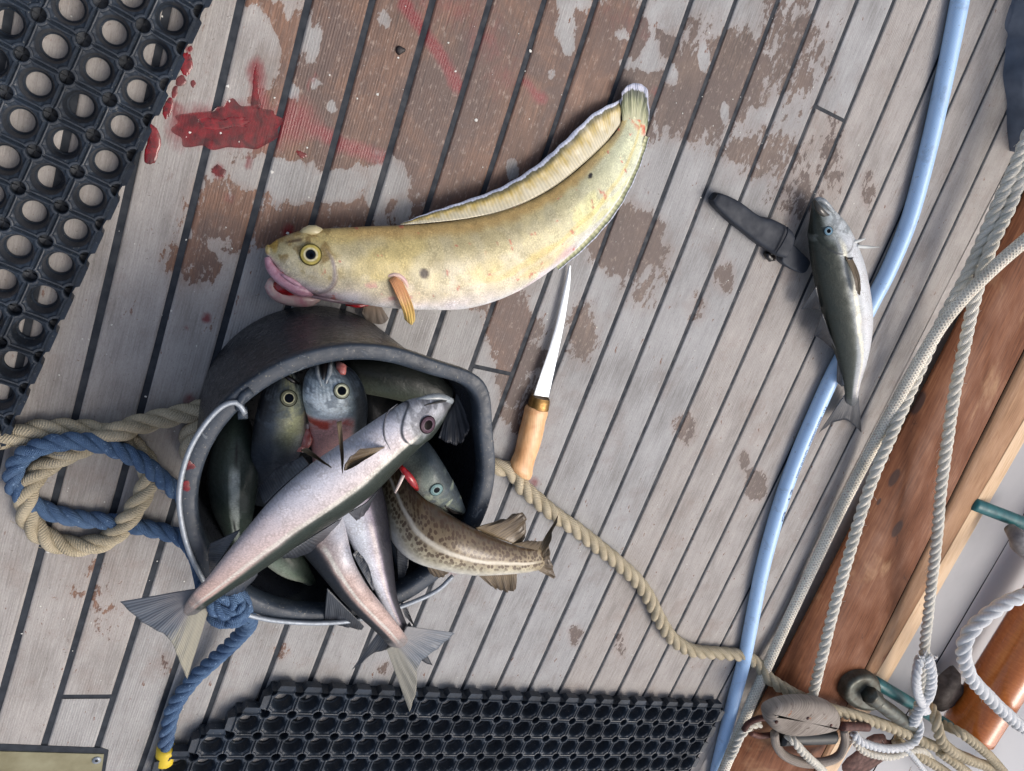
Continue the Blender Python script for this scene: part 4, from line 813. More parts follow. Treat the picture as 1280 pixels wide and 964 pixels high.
def dark_col(a=(30, 36, 38), b=(72, 82, 80), c=(150, 160, 160), g=.6):
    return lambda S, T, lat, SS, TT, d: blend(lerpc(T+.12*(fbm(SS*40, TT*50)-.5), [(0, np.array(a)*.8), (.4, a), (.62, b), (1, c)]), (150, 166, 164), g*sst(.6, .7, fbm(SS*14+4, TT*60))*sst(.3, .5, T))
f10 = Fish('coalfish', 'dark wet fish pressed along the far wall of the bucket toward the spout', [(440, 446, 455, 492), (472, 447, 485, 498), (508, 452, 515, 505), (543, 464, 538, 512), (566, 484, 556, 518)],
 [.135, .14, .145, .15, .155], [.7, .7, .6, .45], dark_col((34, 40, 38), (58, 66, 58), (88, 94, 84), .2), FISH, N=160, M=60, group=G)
f10.fin([(558, 516), (566, 505), (570, 490)], [(548, 548, .17), (575, 556, .175), (590, 530, .175)], FIN_DK, 'tail_fin', zb=.155, wave=.003)
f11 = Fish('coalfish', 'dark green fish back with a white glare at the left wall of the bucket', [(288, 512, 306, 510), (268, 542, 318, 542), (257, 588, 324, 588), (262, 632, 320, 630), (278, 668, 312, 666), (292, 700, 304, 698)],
 [.135, .15, .16, .16, .145, .12], [.7, .75, .7, .6], lambda S, T, lat, SS, TT, d: blend(blend(lerpc(T+.05*(fbm(SS*40, TT*50)-.5), [(0, (28, 36, 38)), (.45, (54, 68, 62)), (1, (40, 50, 48))]), (190, 200, 198), sst(.3, .4, S)*(1-sst(.78, .9, S))*sst(.38, .45, T+.12*(fbm(SS*30, TT*30)-.5))*(1-sst(.55, .6, T+.12*(fbm(SS*50, TT*30)-.5)))*.8), (14, 16, 18), (1-sst(.0, .01, np.abs(T-.5+.1*(S-.5))))), FISH, N=200, M=70, group=G)  # white glare along the flank is painted into the skin colour
f11.fin([(288, 560, .165), (284, 590, .165)], [(276, 590, .163), (270, 612, .16), (280, 612, .16)], FIN_GR, 'pectoral_fin')
f12 = Fish('coalfish', 'small grey-green fish flank showing between the big fish and the near rim', [(335, 665, 318, 690), (360, 676, 330, 705), (380, 695, 352, 720), (392, 718, 376, 728), (396, 730, 388, 734)],
 [.165, .175, .175, .165, .15], [.7, .7, .6], dark_col((50, 62, 54), (112, 126, 112), (170, 178, 166), .9), FISH, N=120, M=60, group=G)
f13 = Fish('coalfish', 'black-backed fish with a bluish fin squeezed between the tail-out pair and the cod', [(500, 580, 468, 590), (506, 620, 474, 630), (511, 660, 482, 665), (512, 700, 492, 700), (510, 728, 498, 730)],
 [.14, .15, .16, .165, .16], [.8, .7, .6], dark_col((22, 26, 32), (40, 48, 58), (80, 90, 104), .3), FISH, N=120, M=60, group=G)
f13.fin([(494, 660, .185), (498, 730, .18)], [(508, 685, .19), (511, 702, .188), (502, 730, .182)], FIN_DK, 'dorsal_fin')
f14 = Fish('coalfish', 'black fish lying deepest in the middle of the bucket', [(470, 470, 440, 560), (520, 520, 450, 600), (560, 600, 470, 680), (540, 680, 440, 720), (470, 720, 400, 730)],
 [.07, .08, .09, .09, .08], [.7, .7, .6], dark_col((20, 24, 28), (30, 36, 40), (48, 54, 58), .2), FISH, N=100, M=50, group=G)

# ------------------------------------------------------------------ ropes, hose
rr_ = .0098
def ring(cx, cy, r, a0, a1, k, z): return [np.array([cx+r*math.cos(a), cy+r*math.sin(a), z]) for a in np.linspace(a0, a1, k)]
pa, pb = P(262, 515, .01), P(626, 584, .01)
A0 = math.atan2(*(pa[:2]-BC)[::-1]); A1 = math.atan2(*(pb[:2]-BC)[::-1])
if A1 < A0: A1 += 2*math.pi
under = ring(BC[0], BC[1], .128, A0+.25, A1-.25, 8, .0105)
tanpath = [P(-60, 552, .011), P(0, 548, .011), P(45, 537, .012), P(90, 536, .013), P(130, 541, .014), P(165, 556, .014), P(184, 580, .012), P(184, 606, .017), P(166, 640, .017), P(140, 672, .012), P(100, 684, .011), P(62, 676, .011), P(36, 652, .011), P(32, 622, .012), P(42, 596, .013), P(66, 575, .013), P(100, 560, .024), P(140, 543, .029), P(180, 529, .018), P(222, 518, .012), P(258, 513, .0105)]
tanpath += under+[P(626, 584, .0105), P(658, 612, .0105), P(700, 648, .0105), P(740, 678, .0105), P(775, 706, .0105), P(803, 734, .0105), P(820, 765, .0105), P(838, 795, .0105), P(862, 812, .0105), P(895, 817, .0105), P(930, 820, .010), P(948, 830, .012), P(962, 848, .03), P(990, 866, .045), P(1030, 884, .055), P(1075, 897, .058), P(1120, 912, .055), P(1165, 932, .05), P(1210, 948, .045), P(1290, 985, .04)]
o = rope_mb(tanpath, .0108, 2.9).build('hemp_rope', TAN); tag(o, 'long tan hemp rope looped beside the bucket and running past it to the rail', 'rope')
brope = empty('blue_rope', 'blue rope with a yellow taped end knotted to the bucket handle', 'rope')
bp = [P(207, 936, .010), P(209, 915, .010), P(216, 885, .010), P(236, 855, .012), P(268, 825, .02), P(296, 798, .04), P(312, 778, .07), P(300, 768, .12), P(283, 765, .175), P(272, 752, .2), P(280, 742, .208), P(296, 748, .206), P(304, 764, .2), P(288, 774, .19), P(270, 768, .18), P(258, 740, .13), P(248, 700, .06), P(232, 676, .018), P(205, 665, .011), P(170, 658, .011), P(136, 652, .010), P(95, 648, .009), P(55, 637, .009), P(26, 618, .012), P(17, 595, .018), P(26, 573, .022), P(52, 558, .030), P(92, 552, .034), P(128, 557, .034), P(165, 572, .032), P(196, 593, .022), P(222, 615, .014), P(244, 636, .011), P(262, 655, .010)]
rope_mb(bp, .0092, 2.6).build('rope_line', BLUE, brope)
m_ = MB(); m_.tube([P(205, 953, .0105), P(207.5, 934, .0105)], .0104, 18, smooth=False); m_.build('yellow_tape_end', YEL, brope)
rope_mb([P(262, 752, .212), P(270, 762, .216), P(284, 766, .214), P(292, 758, .212), P(286, 748, .212), P(272, 750, .206)], .0062, 2.6).build('knot', BLUE, brope)
rope_mb([P(287, 776, .208), P(296, 772, .214), P(303, 760, .214), P(298, 752, .208)], .0062, 2.6).build('knot', BLUE, brope)

hose_px = [(1208, -50), (1200, 0), (1182, 90), (1162, 180), (1138, 270), (1112, 335), (1092, 374), (1068, 420), (1043, 465), (1020, 515), (1000, 562), (982, 610), (965, 665), (951, 720), (940, 775), (929, 830), (916, 880), (901, 940), (890, 990)]
hz = .0112; R_H = .0112
hp, _ = even(cr([P(x, y, hz) for x, y in hose_px], 300), .004)
hose = empty('water_hose', 'pale blue reinforced hose curving down the right side of the deck', 'hose')
link_mesh('tube', *tube_data(hp, R_H, 28)[:2], HOSE, hose, uv=tube_data(hp, R_H, 28)[2])
# printing along the hose
fnt = None
def hose_text(s_, px_a, px_b, size):
    a, b = P(*px_a, 2*hz), P(*px_b, 2*hz); d = b-a; L = np.linalg.norm(d[:2]); ang = math.atan2(d[1], d[0])
    cu = bpy.data.curves.new('printed_text', 'FONT'); cu.body = s_; cu.size = size; cu.extrude = .0002; cu.align_y = 'CENTER'; cu.resolution_u = 2
    t = bpy.data.objects.new('printed_text', cu); C.objects.link(t); bpy.context.view_layer.update()
    wd = t.dimensions.x; me = bpy.data.meshes.new_from_object(t); bpy.data.objects.remove(t)
    o = bpy.data.objects.new('printed_text', me); C.objects.link(o); me.materials.clear(); me.materials.append(INK)
    k = L/max(wd, 1e-5); vs = np.zeros(len(me.vertices)*3); me.vertices.foreach_get('co', vs); vs = vs.reshape(-1, 3); vs[:, 0] *= k
    # wrap the letters on the hose: follow the curved axis
    nv_ = []
    i0 = np.argmin(np.linalg.norm(hp-[a[0], a[1], hz], axis=1)); st = .004; sgn = 1 if np.dot(hp[min(i0+5, len(hp)-1)]-hp[i0], d) > 0 else -1
    for x, y, z in vs:
        f = np.clip(i0+sgn*x/st, 0, len(hp)-2); i = int(f); q = hp[i]+(hp[i+1]-hp[i])*(f-i); T = (hp[i+1]-hp[i])*sgn; T /= np.linalg.norm(T); N = np.array([-T[1], T[0], 0])
        th = (y+.0002)/R_H+ -.25; nv_.append(q+N*math.sin(th)*(R_H+.0003)+np.array([0, 0, 1])*math.cos(th)*(R_H+.0003+z*.5))
    me.vertices.foreach_set('co', np.array(nv_).ravel()); me.update(); o.parent = hose
hose_text('FOOD QUALITY   HYGIENIC HOSE   12,5', (986, 597), (1024, 508), .0062)
hose_text('Q  12', (962, 655), (976, 613), .0062)

# braided and laid ropes by the rail
def rtag(o, l): tag(o, l, 'rope', 'pale ropes along the rail')
bpth = [P(1650, 60, .2), P(1450, 180, .16), P(1330, 262, .12), P(1280, 302, .10), P(1240, 337, .085), P(1205, 372, .075), P(1178, 405, .065), P(1150, 450, .05), P(1118, 507, .035), P(1085, 570, .022), P(1050, 638, .016), P(1018, 705, .014), P(985, 775, .013), P(958, 835, .02), P(935, 888, .03), P(905, 962, .035), P(880, 1020, .035), P(850, 1110, .03)]
m_ = MB(); m_.tube(bpth, .0090, 22); o = m_.build('braided_rope', BRAID); rtag(o, 'braided rope with red flecks crossing over the two laid ropes beside the rail')
pth = [P(1360, -40, .1), P(1325, 50, .08), P(1300, 130, .07), P(1272, 200, .06), P(1243, 265, .05), P(1210, 340, .045), P(1178, 400, .04), P(1150, 462, .04), P(1120, 530, .045), P(1090, 602, .05), P(1062, 690, .055), P(1040, 770, .06), P(1022, 845, .062), P(1010, 890, .055)]
rtag(rope_mb(pth, .0088, 2.7).build('laid_rope', WHITE), 'three-strand rope running from the cloth to the wooden block, left of the spliced one')
pth = [P(1400, -60, .1), P(1355, 30, .08), P(1318, 120, .07), P(1282, 205, .065), P(1262, 258, .06), P(1238, 310, .062), P(1218, 375, .065), P(1204, 440, .065), P(1190, 510, .07), P(1178, 600, .075), P(1170, 680, .078), P(1160, 770, .08), P(1153, 840, .08), P(1146, 900, .07)]
sprope = empty('laid_rope', 'three-strand rope ending in an eye splice by the teal pin', 'rope', 'pale ropes along the rail')
rope_mb(pth, .0088, 2.7).build('rope_line', WHITE, sprope)
rope_mb([P(1158, 818, .084), P(1164, 840, .088), P(1162, 865, .088), P(1150, 885, .082), P(1140, 905, .07)], .0105, 2.0).build('splice', WHITE2, sprope)
rope_mb([P(1150, 822, .084), P(1146, 845, .09), P(1148, 868, .09), P(1158, 890, .08)], .0085, 2.2, left=True).build('splice', WHITE2, sprope)
m_ = MB()
for k in range(26):
    a = random.uniform(0, 6.28); c0 = P(1158+random.uniform(-9, 9), 824+random.uniform(-6, 8), .088); m_.tube([c0, c0+np.array([math.cos(a)*.006, math.sin(a)*.006, random.uniform(0, .005)]), c0+np.array([math.cos(a)*.012, math.sin(a)*.012, random.uniform(-.004, .004)])], .0012, 5)
m_.build('frayed_strand', WHITE2, sprope)
rope_mb([P(1600, 760, .1), P(1440, 735, .12), P(1340, 735, .13), P(1280, 745, .13), P(1243, 763, .125), P(1214, 788, .12), P(1204, 815, .12), P(1212, 843, .12), P(1232, 868, .125), P(1258, 893, .13), P(1290, 915, .13), P(1340, 940, .13), P(1440, 1000, .1), P(1560, 1100, .06)], .0128, 2.7).build('thick_white_rope', WHITE2)
rtag(bpy.data.objects['thick_white_rope'], 'thick bright white rope curving over the orange varnished spar')
rtag(rope_mb([P(1066, 916, .06), P(1078, 928, .066), P(1110, 936, .068), P(1140, 930, .066), P(1150, 908, .062), P(1140, 890, .05)], .0080, 2.6).build('lashing_rope', WHITE2), 'white lashing coiled between the block and the splice')
rtag(rope_mb([P(1064, 922, .05), P(1082, 940, .056), P(1114, 946, .056), P(1150, 938, .05), P(1172, 960, .04), P(1200, 1000, .03)], .0072, 2.6).build('lashing_rope', WHITE), 'grey-white strand below the lashing, leaving at the bottom edge')
rtag(rope_mb([P(1128, 932, .055), P(1146, 952, .055), P(1170, 985, .05)], .006, 2.6).build('lashing_rope', WHITE2), 'short thin white strand dropping from the lashing to the bottom edge')
TAN2 = TAN
def ttag(o, l): tag(o, l, 'rope', 'tan rope turns at the spar')
ttag(rope_mb([P(1160, 880, .035), P(1168, 892, .06), P(1172, 910, .075), P(1180, 930, .08), P(1205, 948, .07), P(1250, 962, .05)], .011, 2.6).build('rope_turn', TAN2), 'tan rope turn rising behind the splice and falling over the spar end')
ttag(rope_mb([P(1178, 905, .04), P(1200, 916, .08), P(1225, 935, .085), P(1250, 960, .07), P(1280, 1000, .05)], .010, 2.6).build('rope_turn', TAN2), 'outermost tan rope turn lying on the end of the orange spar')
ttag(rope_mb([P(1120, 925, .04), P(1150, 945, .05), P(1185, 968, .05), P(1230, 1000, .05)], .010, 2.6).build('rope_turn', TAN2), 'lowest tan rope turn at the bottom edge below the splice')
ttag(rope_mb([P(1175, 940, .06), P(1195, 955, .062), P(1220, 975, .06), P(1260, 1010, .05)], .010, 2.6).build('rope_turn', TAN2), 'tan rope turn tucked between the main rope and the spar')
rtag(rope_mb([P(950, 905, .04), P(938, 908, .042), P(926, 920, .045), P(918, 938, .042), P(910, 952, .035)], .007, 2.8).build('rope_tail', WHITE), 'short grey rope tail hooked on the rusty shackle left of the block')

# ------------------------------------------------------------------ rail, paint, spar
def strip(name, rows, mat, label=None, cat=None, kind=None, ext=(.35, .6), n=40, parent=None):
    """rows: lines given by two photo points each at height z, lofted into one moulding"""
    R_ = []
    for (a, b, z) in rows:
        A, B = P(*a, z), P(*b, z); d = (B-A)/np.linalg.norm(B-A); R_.append((A-d*ext[0], B+d*ext[1]))
    q = np.linspace(0, 1, n); v = np.array([[A+(B-A)*t for A, B in R_] for t in q])
    wd = np.r_[0, np.cumsum([np.linalg.norm(np.array(R_[i+1][0])-np.array(R_[i][0])) for i in range(len(R_)-1)])]
    ln = np.linalg.norm(np.array(R_[0][1])-R_[0][0]); U, Vv = np.meshgrid(q*ln, wd, indexing='ij')
    v[..., 2] += .0012*(fbm(U*9, Vv*30)-.5)
    o = link_mesh(name, v.reshape(-1, 3), grid_faces(n, len(rows)), mat, parent, uv=np.stack([Vv, U], -1).reshape(-1, 2))
    if label: tag(o, label, cat, kind=kind)
    return o
rail = empty('toe_rail', 'brown wooden toe rail with dark knots and a worn cream outer edge', 'rail')
strip('margin_plank', [((1262, 205), (905, 903), .0008), ((1280, 240), (928, 918), .0008)], WOOD if False else simple('margin_teak', (176, 172, 168), .7, c2=(154, 148, 144), scale=60, det=6), 'grey margin plank along the foot of the rail', 'plank')
strip('inner_board', [((1282, 236), (932, 912), -.002), ((1282, 236), (932, 912), .018), ((1284, 240), (935, 914), .022), ((1300, 300), (990, 925), .026), ((1272, 440), (1050, 880), .030), ((1275, 446), (1056, 886), .030)], RAIL, parent=rail)
strip('outer_board', [((1276, 446), (1057, 886), .0285), ((1278, 449), (1060, 889), .0325), ((1279, 480), (1078, 860), .032), ((1280, 508), (1090, 846), .027), ((1281, 524), (1096, 842), .019)], RAIL2, parent=rail)
strip('worn_edge', [((1281, 523), (1096, 842), .0205), ((1281, 536), (1102, 848), .010), ((1281, 550), (1106, 856), -.008), ((1281, 551), (1107, 858), -.06)], EDGE, parent=rail)
hull = strip('painted_board', [((1281, 520), (1096, 846), -.045), ((1281, 640), (1160, 846), -.046)], PAINT, 'outer board painted pale grey with fine seams beyond the rail', 'painted board', ext=(.4, .8))
strip('painted_board', [((1281, 642), (1161, 847), -.0445), ((1290, 700), (1190, 870), -.044), ((1500, 900), (1300, 1100), -.05)], PAINT2, 'wider painted board with flaking dark patches beneath the spar', 'painted board', ext=(.5, 1.2))
strip('water', [((1400, 300), (900, 1200), -.4), ((3200, 900), (1600, 2400), -.4)], simple('dark_water', (40, 56, 60), .1), 'x', 'x', ext=(3, 3)) if False else None
# rough bits of dark flaked wood on the painted board
def splat(name, cx, cy, r, z, mat, label, cat, group=None, k=26, h=.003, seed=0, asp=1.0):
    a = np.linspace(0, 2*np.pi, k, endpoint=False); c0 = P(cx, cy, z); rr = r*(.65+.8*vn(a*1.6+seed*9, a*0+seed)); rr[-3:] = rr[-3:]*np.array([.75, .5, .25])+rr[0]*np.array([.25, .5, .75])
    v = [c0+[0, 0, h]]
    for q, zz in ((.6, h), (.9, h*.7), (1, 0)): v += [c0+np.array([rr[i]*q*math.cos(a[i]), asp*rr[i]*q*math.sin(a[i]), zz]) for i in range(k)]
    f = [(0, 1+i, 1+(i+1) % k) for i in range(k)]
    for q in range(2): f += [(1+q*k+i, 1+(q+1)*k+i, 1+(q+1)*k+(i+1) % k, 1+q*k+(i+1) % k) for i in range(k)]
    o = link_mesh(name, v, f, mat); return tag(o, label, cat, group)
# spar
spar = empty('wooden_spar', 'orange varnished round spar lying over the outer boards', 'spar')
A_, B_ = P(1212, 912, .035), P(1345, 700, .035); 
d_ = (B_-A_)/np.linalg.norm(B_-A_); m_ = MB(); q_ = np.array([A_-d_*.004, A_, A_+d_*.004, A_+(B_-A_)*.5, B_+d_*.3])
m_.add(*tube_data(even(q_, .01)[0], .052, 48)); m_.build('spar_body', SPAR, spar)
# teal pins
for (a, b, l) in (((1217, 630, .02), (1300, 662, .03), 'teal belaying pin sticking out past the cream rail edge, upper right'), ((1093, 852, .035), (1186, 908, .03), 'teal belaying pin behind the eye splice')):
    pin = empty('belaying_pin', l, 'belaying pin', 'teal belaying pins'); a3, b3 = P(*a), P(*b); d3 = (b3-a3)/np.linalg.norm(b3-a3)
    m_ = MB(); m_.add(*tube_data(np.array([a3-d3*.004, a3-d3*.003, a3, a3+d3*.003]+[a3+(b3-a3)*t for t in (.3, .6, 1)]), np.array([.003, .008, .0105, .0115, .0118, .0118, .0118]), 20)); m_.build('shaft', TEAL, pin)
m_ = MB(); m_.tube([P(1262, 660, .04), P(1272, 672, .06), P(1285, 690, .05)], [.01, .02, .016], 16); o = m_.build('rag', simple('grey_rag', (140, 138, 140), .85, c2=(100, 98, 100), bump=.002)); tag(o, 'grey fibre wad hanging at the end of the upper teal pin', 'rag')
# block
blk = empty('pulley_block', 'bleached wooden pulley block with a rope through it on the rail', 'pulley block')
def cheek(pts, z0, z1, name='cheek', mat=BLOCKW, inset=.008): return loft_poly(cr([P(x, y, z1) for x, y in pts], 40, True), z0, z1, inset, 4, name, mat, blk)
cheek([(966, 893), (985, 884), (1012, 881), (1038, 885), (1053, 894), (1054, 908), (1046, 918), (1020, 924), (992, 925), (972, 918), (965, 905)], .075, .1, inset=.014)
m_ = MB(); m_.tube([P(968, 916, .06), P(970, 930, .056), P(980, 944, .054), P(1002, 953, .054), P(1028, 953, .054), P(1048, 945, .056), P(1056, 928, .06), P(1055, 912, .066)], [.007, .0075, .008, .009, .009, .008, .0075, .007], 16); m_.build('strap_frame', BLOCKW, blk)
m_ = MB(); m_.tube([P(976, 922, .056), P(1040, 920, .056)], .014, 24, smooth=False); m_.build('sheave', simple('dark_sheave', (52, 54, 54), .35, .4), blk)
m_ = MB(); m_.tube([P(966, 899, .06), P(950, 898, .055), P(936, 904, .05), P(930, 912, .045)], .005, 10); m_.build('rusty_shackle', RUST, blk); m_ = MB(); m_.tube([P(968, 918, .05), P(950, 920, .045), P(938, 916, .045)], .005, 10); m_.build('rusty_pin', RUST, blk); m_ = MB(); m_.tube([P(1052, 908, .085), P(1064, 908, .08), P(1084, 909, .07)], [.008, .008, .008], 12); m_.build('rusty_bolt', RUST, blk)
for x, y in ((1010, 898), (1039, 907), (971, 903)):
    m_ = MB(); c0 = P(x, y, .1006); m_.tube([c0-[0, 0, .002], c0+[0, 0, .0006]], .0028, 10, smooth=False, step=.001); m_.build('rivet', RUST, blk)
rtag(rope_mb([P(984, 918, .062), P(992, 926, .076), P(1002, 938, .08), P(1014, 950, .078), P(1030, 966, .06), P(1045, 1000, .05)], .0075, 2.7).build('block_rope', WHITE), 'white rope coming through the sheave opening of the wooden block')
# fairlead bracket
brk = empty('metal_bracket', 'weathered metal bracket bolted at the end of the rail behind the tan rope', 'bracket')
loft_poly(cr([P(x, y, .05) for x, y in ((1064, 856), (1082, 846), (1100, 850), (1104, 872), (1096, 890), (1072, 888), (1058, 874))], 28, True), 0, .05, .008, 3, 'plate', GREYMET, brk)
m_ = MB(); m_.tube([P(1090, 872, .06), P(1106, 884, .064), P(1128, 900, .06), P(1150, 912, .05)], [.012, .014, .012, .009], 18); m_.build('bolt_shank', GREYMET, brk)
m_ = MB(); m_.tube([P(1086, 868, .062), P(1096, 876, .064)], .016, 6, smooth=False); m_.build('nut', GREYMET, brk)
splat('dark_fitting', 1178, 858, .03, -.02, simple('flaked_wood', (92, 84, 80), .8, c2=(60, 54, 50), bump=.003, scale=60), 'dark flaked lump on the painted board between splice and spar', 'fitting', h=.03, seed=3, asp=1.3)
splat('dark_fitting', 1090, 940, .055, .028, RUST, 'dark rusty stained plate under the lashing at the bottom edge', 'fitting', h=.008, seed=5, asp=.8)

# ------------------------------------------------------------------ knife and sheath
knife = empty('fillet_knife', 'thin fillet knife with a birch handle pointing up at the yellow fish', 'knife')
lft = [(667, 494), (676, 468), (686, 440), (696, 408), (703, 380), (709, 355), (714, 333)]; rgt = [(686, 496), (692, 470), (699, 440), (706, 408), (711, 380), (715, 355), (716.5, 334)]
Lw, Rw = cr(PP(lft, .012), 60), cr(PP(rgt, .012), 60); zz = np.linspace(.0125, .006, 60); Lw[:, 2] = zz; Rw[:, 2] = zz
q = np.array([0, .08, .5, .92, 1]); hgt = np.array([0, .0004, .0009, .0008, .0006]); top = Lw[:, None]+(Rw-Lw)[:, None]*q[None, :, None]; bot = top.copy(); top[..., 2] += hgt; bot[..., 2] -= hgt
v = np.vstack([top.reshape(-1, 3), bot.reshape(-1, 3)]); f = list(map(tuple, grid_faces(60, 5)))+list(map(tuple, grid_faces(60, 5, 300, flip=True)))+[(i*5+4, i*5+9, i*5+309, i*5+304) for i in range(59)]
uvb = np.stack(np.meshgrid(np.linspace(0, 1, 60), q, indexing='ij'), -1).reshape(-1, 2); link_mesh('blade', v, f, BLADE, knife, uv=np.vstack([uvb, uvb]))
def ell(name, sts, z, hts, mat, parent, M=28, n=50, pw=.85):
    st = np.array(sts, float); A = cr([P(a, b, z) for a, b, _, _ in st], n); B = cr([P(c, d, z) for _, _, c, d in st], n); h = np.interp(np.linspace(0, 1, n), np.linspace(0, 1, len(hts)), hts)
    th = np.linspace(0, 2*np.pi, M, endpoint=False); cc = np.sign(np.cos(th))*np.abs(np.cos(th))**pw; ss = np.sign(np.sin(th))*np.abs(np.sin(th))**pw
    v = ((A+B)/2)[:, None]+((A-B)/2)[:, None]*cc[None, :, None]+np.array([0, 0, 1.])*(h[:, None]*ss[None])[..., None]
    return link_mesh(name, v.reshape(-1, 3), [tuple(x) for x in grid_faces(n, M, 0, True)]+[tuple(range(M)), tuple(range((n-1)*M, n*M))[::-1]], mat, parent)
ell('handle', [(660, 507, 684, 510), (657, 512, 683, 517), (655, 522, 680, 526), (651, 538, 678, 538), (647, 556, 674, 554), (644, 568, 668, 572), (640, 576, 665, 584), (639, 584, 664, 592), (645, 592, 661, 597), (652, 595.5, 657, 597)], .0125, [.0105, .0118, .012, .012, .012, .011, .0105, .0112, .010, .005], BIRCH, knife, pw=.8)
ell('ferrule', [(665, 494.5, 686, 498), (663, 499, 686, 502), (661.5, 504, 685, 507), (660, 509, 684.5, 511.5)], .0125, [.0095, .0108, .0112, .0112], BRASS, knife, n=20)
sh = empty('knife_sheath', 'dark plastic knife sheath lying beside the head of the coalfish', 'knife sheath')
ell('sheath_body', [(894, 241.5, 888, 250), (898, 241, 890, 256), (909, 245, 899, 266), (924, 253, 912, 278), (946, 269, 931, 293), (962, 273, 946, 305), (976, 280, 957, 312), (985, 287, 966, 318), (988, 294, 971, 320), (986, 302, 976, 321)], .0110, [.006, .008, .0085, .009, .0095, .0105, .0112, .0115, .0115, .011], SHEATH, sh, pw=.42, n=90, M=48)
m_ = MB(); m_.tube([P(984, 284, .024), P(985, 290, .0262), P(979, 303, .0262), P(970, 317, .024)], .0012, 8); m_.build('moulded_ridge', SHEATH, sh)
loft_poly(cr([P(x, y, .012) for x, y in ((987, 303), (1001, 314), (1013, 326), (1012, 334), (1007, 341), (999, 341), (980, 330), (979, 320))], 50, True), .001, .012, .002, 3, 'belt_loop', SHEATH_D, sh)
m_ = MB(); m_.tube([P(958, 316, .006), P(962, 323, .006), P(967, 322, .006)], .0045, 10); m_.build('retaining_nub', DARK, sh)

# ------------------------------------------------------------------ brass plate, cloth, debris, blood
plate = empty('hatch_plate', 'tarnished brass plate with a screw, let into the deck corner', 'metal plate')
def quad(name, px, z, mat, parent, th=.002):
    p = [P(x, y, z) for x, y in px]; n = len(p); v = p+[a-np.array([0, 0, th]) for a in p]
    return link_mesh(name, v, [tuple(range(n))]+[(i, i+n, (i+1) % n+n, (i+1) % n) for i in range(n)], mat, parent, smooth=False)
quad('caulk_border', [(-120, 926), (0, 930), (128, 935), (136, 938), (128, 985), (118, 1060), (-140, 1050)], .0006, CAULK, plate)
quad('plate', [(-120, 934), (0, 939.5), (130, 943), (124, 985), (112, 1055), (-140, 1045)], .0016, BRASSP, plate)
c0 = P(121, 950, .0016); m_ = MB(); m_.tube([c0, c0+[0, 0, .0012]], .0048, 24, smooth=False, step=.0006); m_.build('screw_head', STEEL, plate)
m_ = MB(); c1 = c0+[0, 0, .0012]; m_.tube([c1, c1+[0, 0, .0004]], .0020, 6, smooth=False, step=.0002); m_.build('screw_socket', DARK, plate)
v = []; nu, nv = 60, 26
Lc = cr([P(1270, -60, .01), P(1269, 0, .01), P(1262, 30, .01), P(1266, 60, .012), P(1262, 90, .012), P(1268, 125, .012), P(1272, 160, .015), P(1280, 190, .02)], nu); Rc = cr([P(1400, -60, .05), P(1400, 20, .05), P(1390, 80, .05), P(1370, 120, .05), P(1350, 160, .05), P(1330, 190, .05), P(1300, 200, .05)], nu)
for i in range(nu):
    for j in range(nv):
        t = j/(nv-1); q = Lc[i]*(1-t)+Rc[i]*t; q = q.copy(); q[2] += .028*math.sin(t*math.pi*.5)+.014*math.sin(t*44+i*.05+3*vn(i*.08, t*4))*min(1, t*9)+.01*vn(i*.25, t*9)-.03*(1-min(1, t*8)); v.append(q)
o = link_mesh('dark_cloth', v, grid_faces(nu, nv), CLOTH); tag(o, 'crumpled dark grey cloth at the upper right edge of the deck', 'cloth')
so = o.modifiers.new('thick', 'SOLIDIFY'); so.thickness = .002

def puddle(px, mat, label, group, h=.0016, seed=0, rough=.12):
    h *= .28
    c = np.array([P(x, y)[:2] for x, y in px]); p = cr(np.c_[c, np.zeros(len(c))], len(px)*10, True)[:, :2]; ce = p.mean(0); k = len(p)
    a = np.linspace(0, 20, k); p = ce+(p-ce)*(1+rough*(vn(a*1.3+seed, a*0+seed)-.5)*np.minimum(1, np.minimum(np.arange(k), k-np.arange(k))/4))[:, None]
    v = [(*ce, h)]; 
    for q, z in ((.35, h), (.7, h*.95), (.88, h*.75), (.96, h*.4), (1, .0002)): v += [(*(ce+(b-ce)*q), z*(.8+.4*vn(b[0]*200*q, b[1]*200*q))) for b in p]
    f = [(0, 1+i, 1+(i+1) % k) for i in range(k)]
    for r in range(4): f += [(1+r*k+i, 1+(r+1)*k+i, 1+(r+1)*k+(i+1) % k, 1+r*k+(i+1) % k) for i in range(k)]
    tag(link_mesh('blood_puddle', v, f, mat), label, 'blood puddle', group)
GB = 'blood on the deck'
puddle([(221, 150), (232, 142), (256, 138), (275, 134), (285, 120), (300, 130), (325, 134), (345, 138), (352, 150), (345, 168), (325, 180), (300, 186), (270, 184), (240, 182), (226, 168)], BLOOD_T, 'widest thin blood puddle between the mat and the yellow fish', GB, .0005, 1, .3)
puddle([(248, 152), (262, 147), (276, 150), (290, 146), (308, 148), (312, 156), (292, 160), (272, 163), (256, 159)], BLOOD, 'darker clotted streak inside the widest blood puddle', GB, .0010, 2, .35)
puddle([(317, 90), (320, 80), (323, 95), (324, 120), (326, 134), (314, 134), (316, 110)], BLOOD_T, 'upright blood spike above the widest puddle', GB, .0012, 3, .2)
puddle([(185, 160), (188, 153), (196, 160), (202, 176), (199, 190), (192, 204), (184, 206), (180, 194), (184, 178)], BLOOD, 'tall glossy blood drop below the others, close to the mat', GB, .003, 4, .15)
puddle([(225, 72), (231, 66), (239, 70), (240, 86), (234, 95), (226, 88)], BLOOD, 'round blood drop touching the mat edge, highest of the drops', GB, .0026, 5, .2)
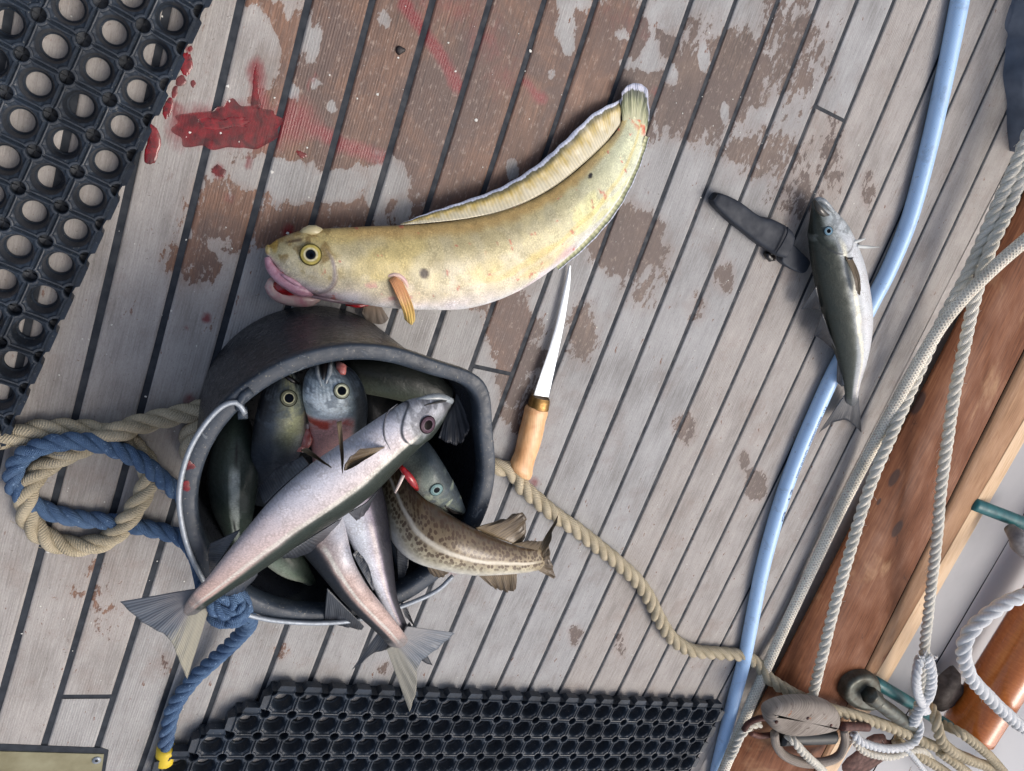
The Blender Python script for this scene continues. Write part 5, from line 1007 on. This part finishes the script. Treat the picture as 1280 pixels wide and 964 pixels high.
puddle([(221, 98), (228, 94), (233, 102), (226, 108), (220, 106)], BLOOD_T, 'small blood drop just under the highest one', GB, .0018, 6)
puddle([(216, 110), (222, 108), (221, 120), (215, 122)], BLOOD_T, 'smallest blood drop halfway down the row at the mat', GB, .0018, 7)
puddle([(207, 128), (213, 122), (217, 130), (213, 144), (206, 148), (203, 140)], BLOOD, 'oval blood drop above the tall glossy one', GB, .0022, 8, .2)
puddle([(238, 103), (242, 100), (245, 106), (241, 110)], BLOOD_T, 'tiny blood drop standing apart to the right of the row', GB, .0014, 9)
puddle([(235, 60), (239, 57), (241, 62), (237, 65)], BLOOD_T, 'tiny blood drop at the top of the row by the mat', GB, .0014, 10)
puddle([(268, 208), (276, 206), (284, 218), (278, 222), (270, 220), (264, 214)], BLOOD_T, 'splashed blood spot below the widest puddle', GB, .0010, 11, .5)
puddle([(371, 188), (379, 190), (384, 194), (378, 198), (372, 194)], BLOOD_T, 'small blood bead right of the widest puddle on the smear', GB, .0014, 14, .4)
FLK = 'pale flecks scattered on the deck'
rock = simple('dark_crumb', (40, 34, 34), .6)
splat('crumb', 500, 62, .0042, .0, rock, 'dark crumb lying on the orange-brown plank at the top', 'crumb', h=.003, seed=2)
WF = simple('white_fleck', (214, 214, 208), .5, var=.1)
m_ = MB(); n_f = 0
vs, fs = [], []
for _ in range(260):
    x = random.uniform(20, 1150); y = random.uniform(0, 900); c0 = P(x, y, .0004); r = random.uniform(.0004, .0011); k = 6; b = len(vs)
    if _ < 8: x, y = [(472, 118), (595, 150), (285, 108), (360, 292), (663, 64), (410, 650), (60, 690), (340, 215)][_]; c0 = P(x, y, .0004); r = .0017
    vs.append(c0+[0, 0, .0006]); vs += [c0+np.array([r*math.cos(i/k*6.283)*random.uniform(.6, 1.3), r*math.sin(i/k*6.283)*random.uniform(.6, 1.3), 0]) for i in range(k)]
    fs += [(b, b+1+i, b+1+(i+1) % k) for i in range(k)]
o = link_mesh('fish_scales', vs, fs, WF); tag(o, 'tiny white scales and flecks scattered over the deck', 'fish scales', kind='stuff')
bpy.context.view_layer.update()
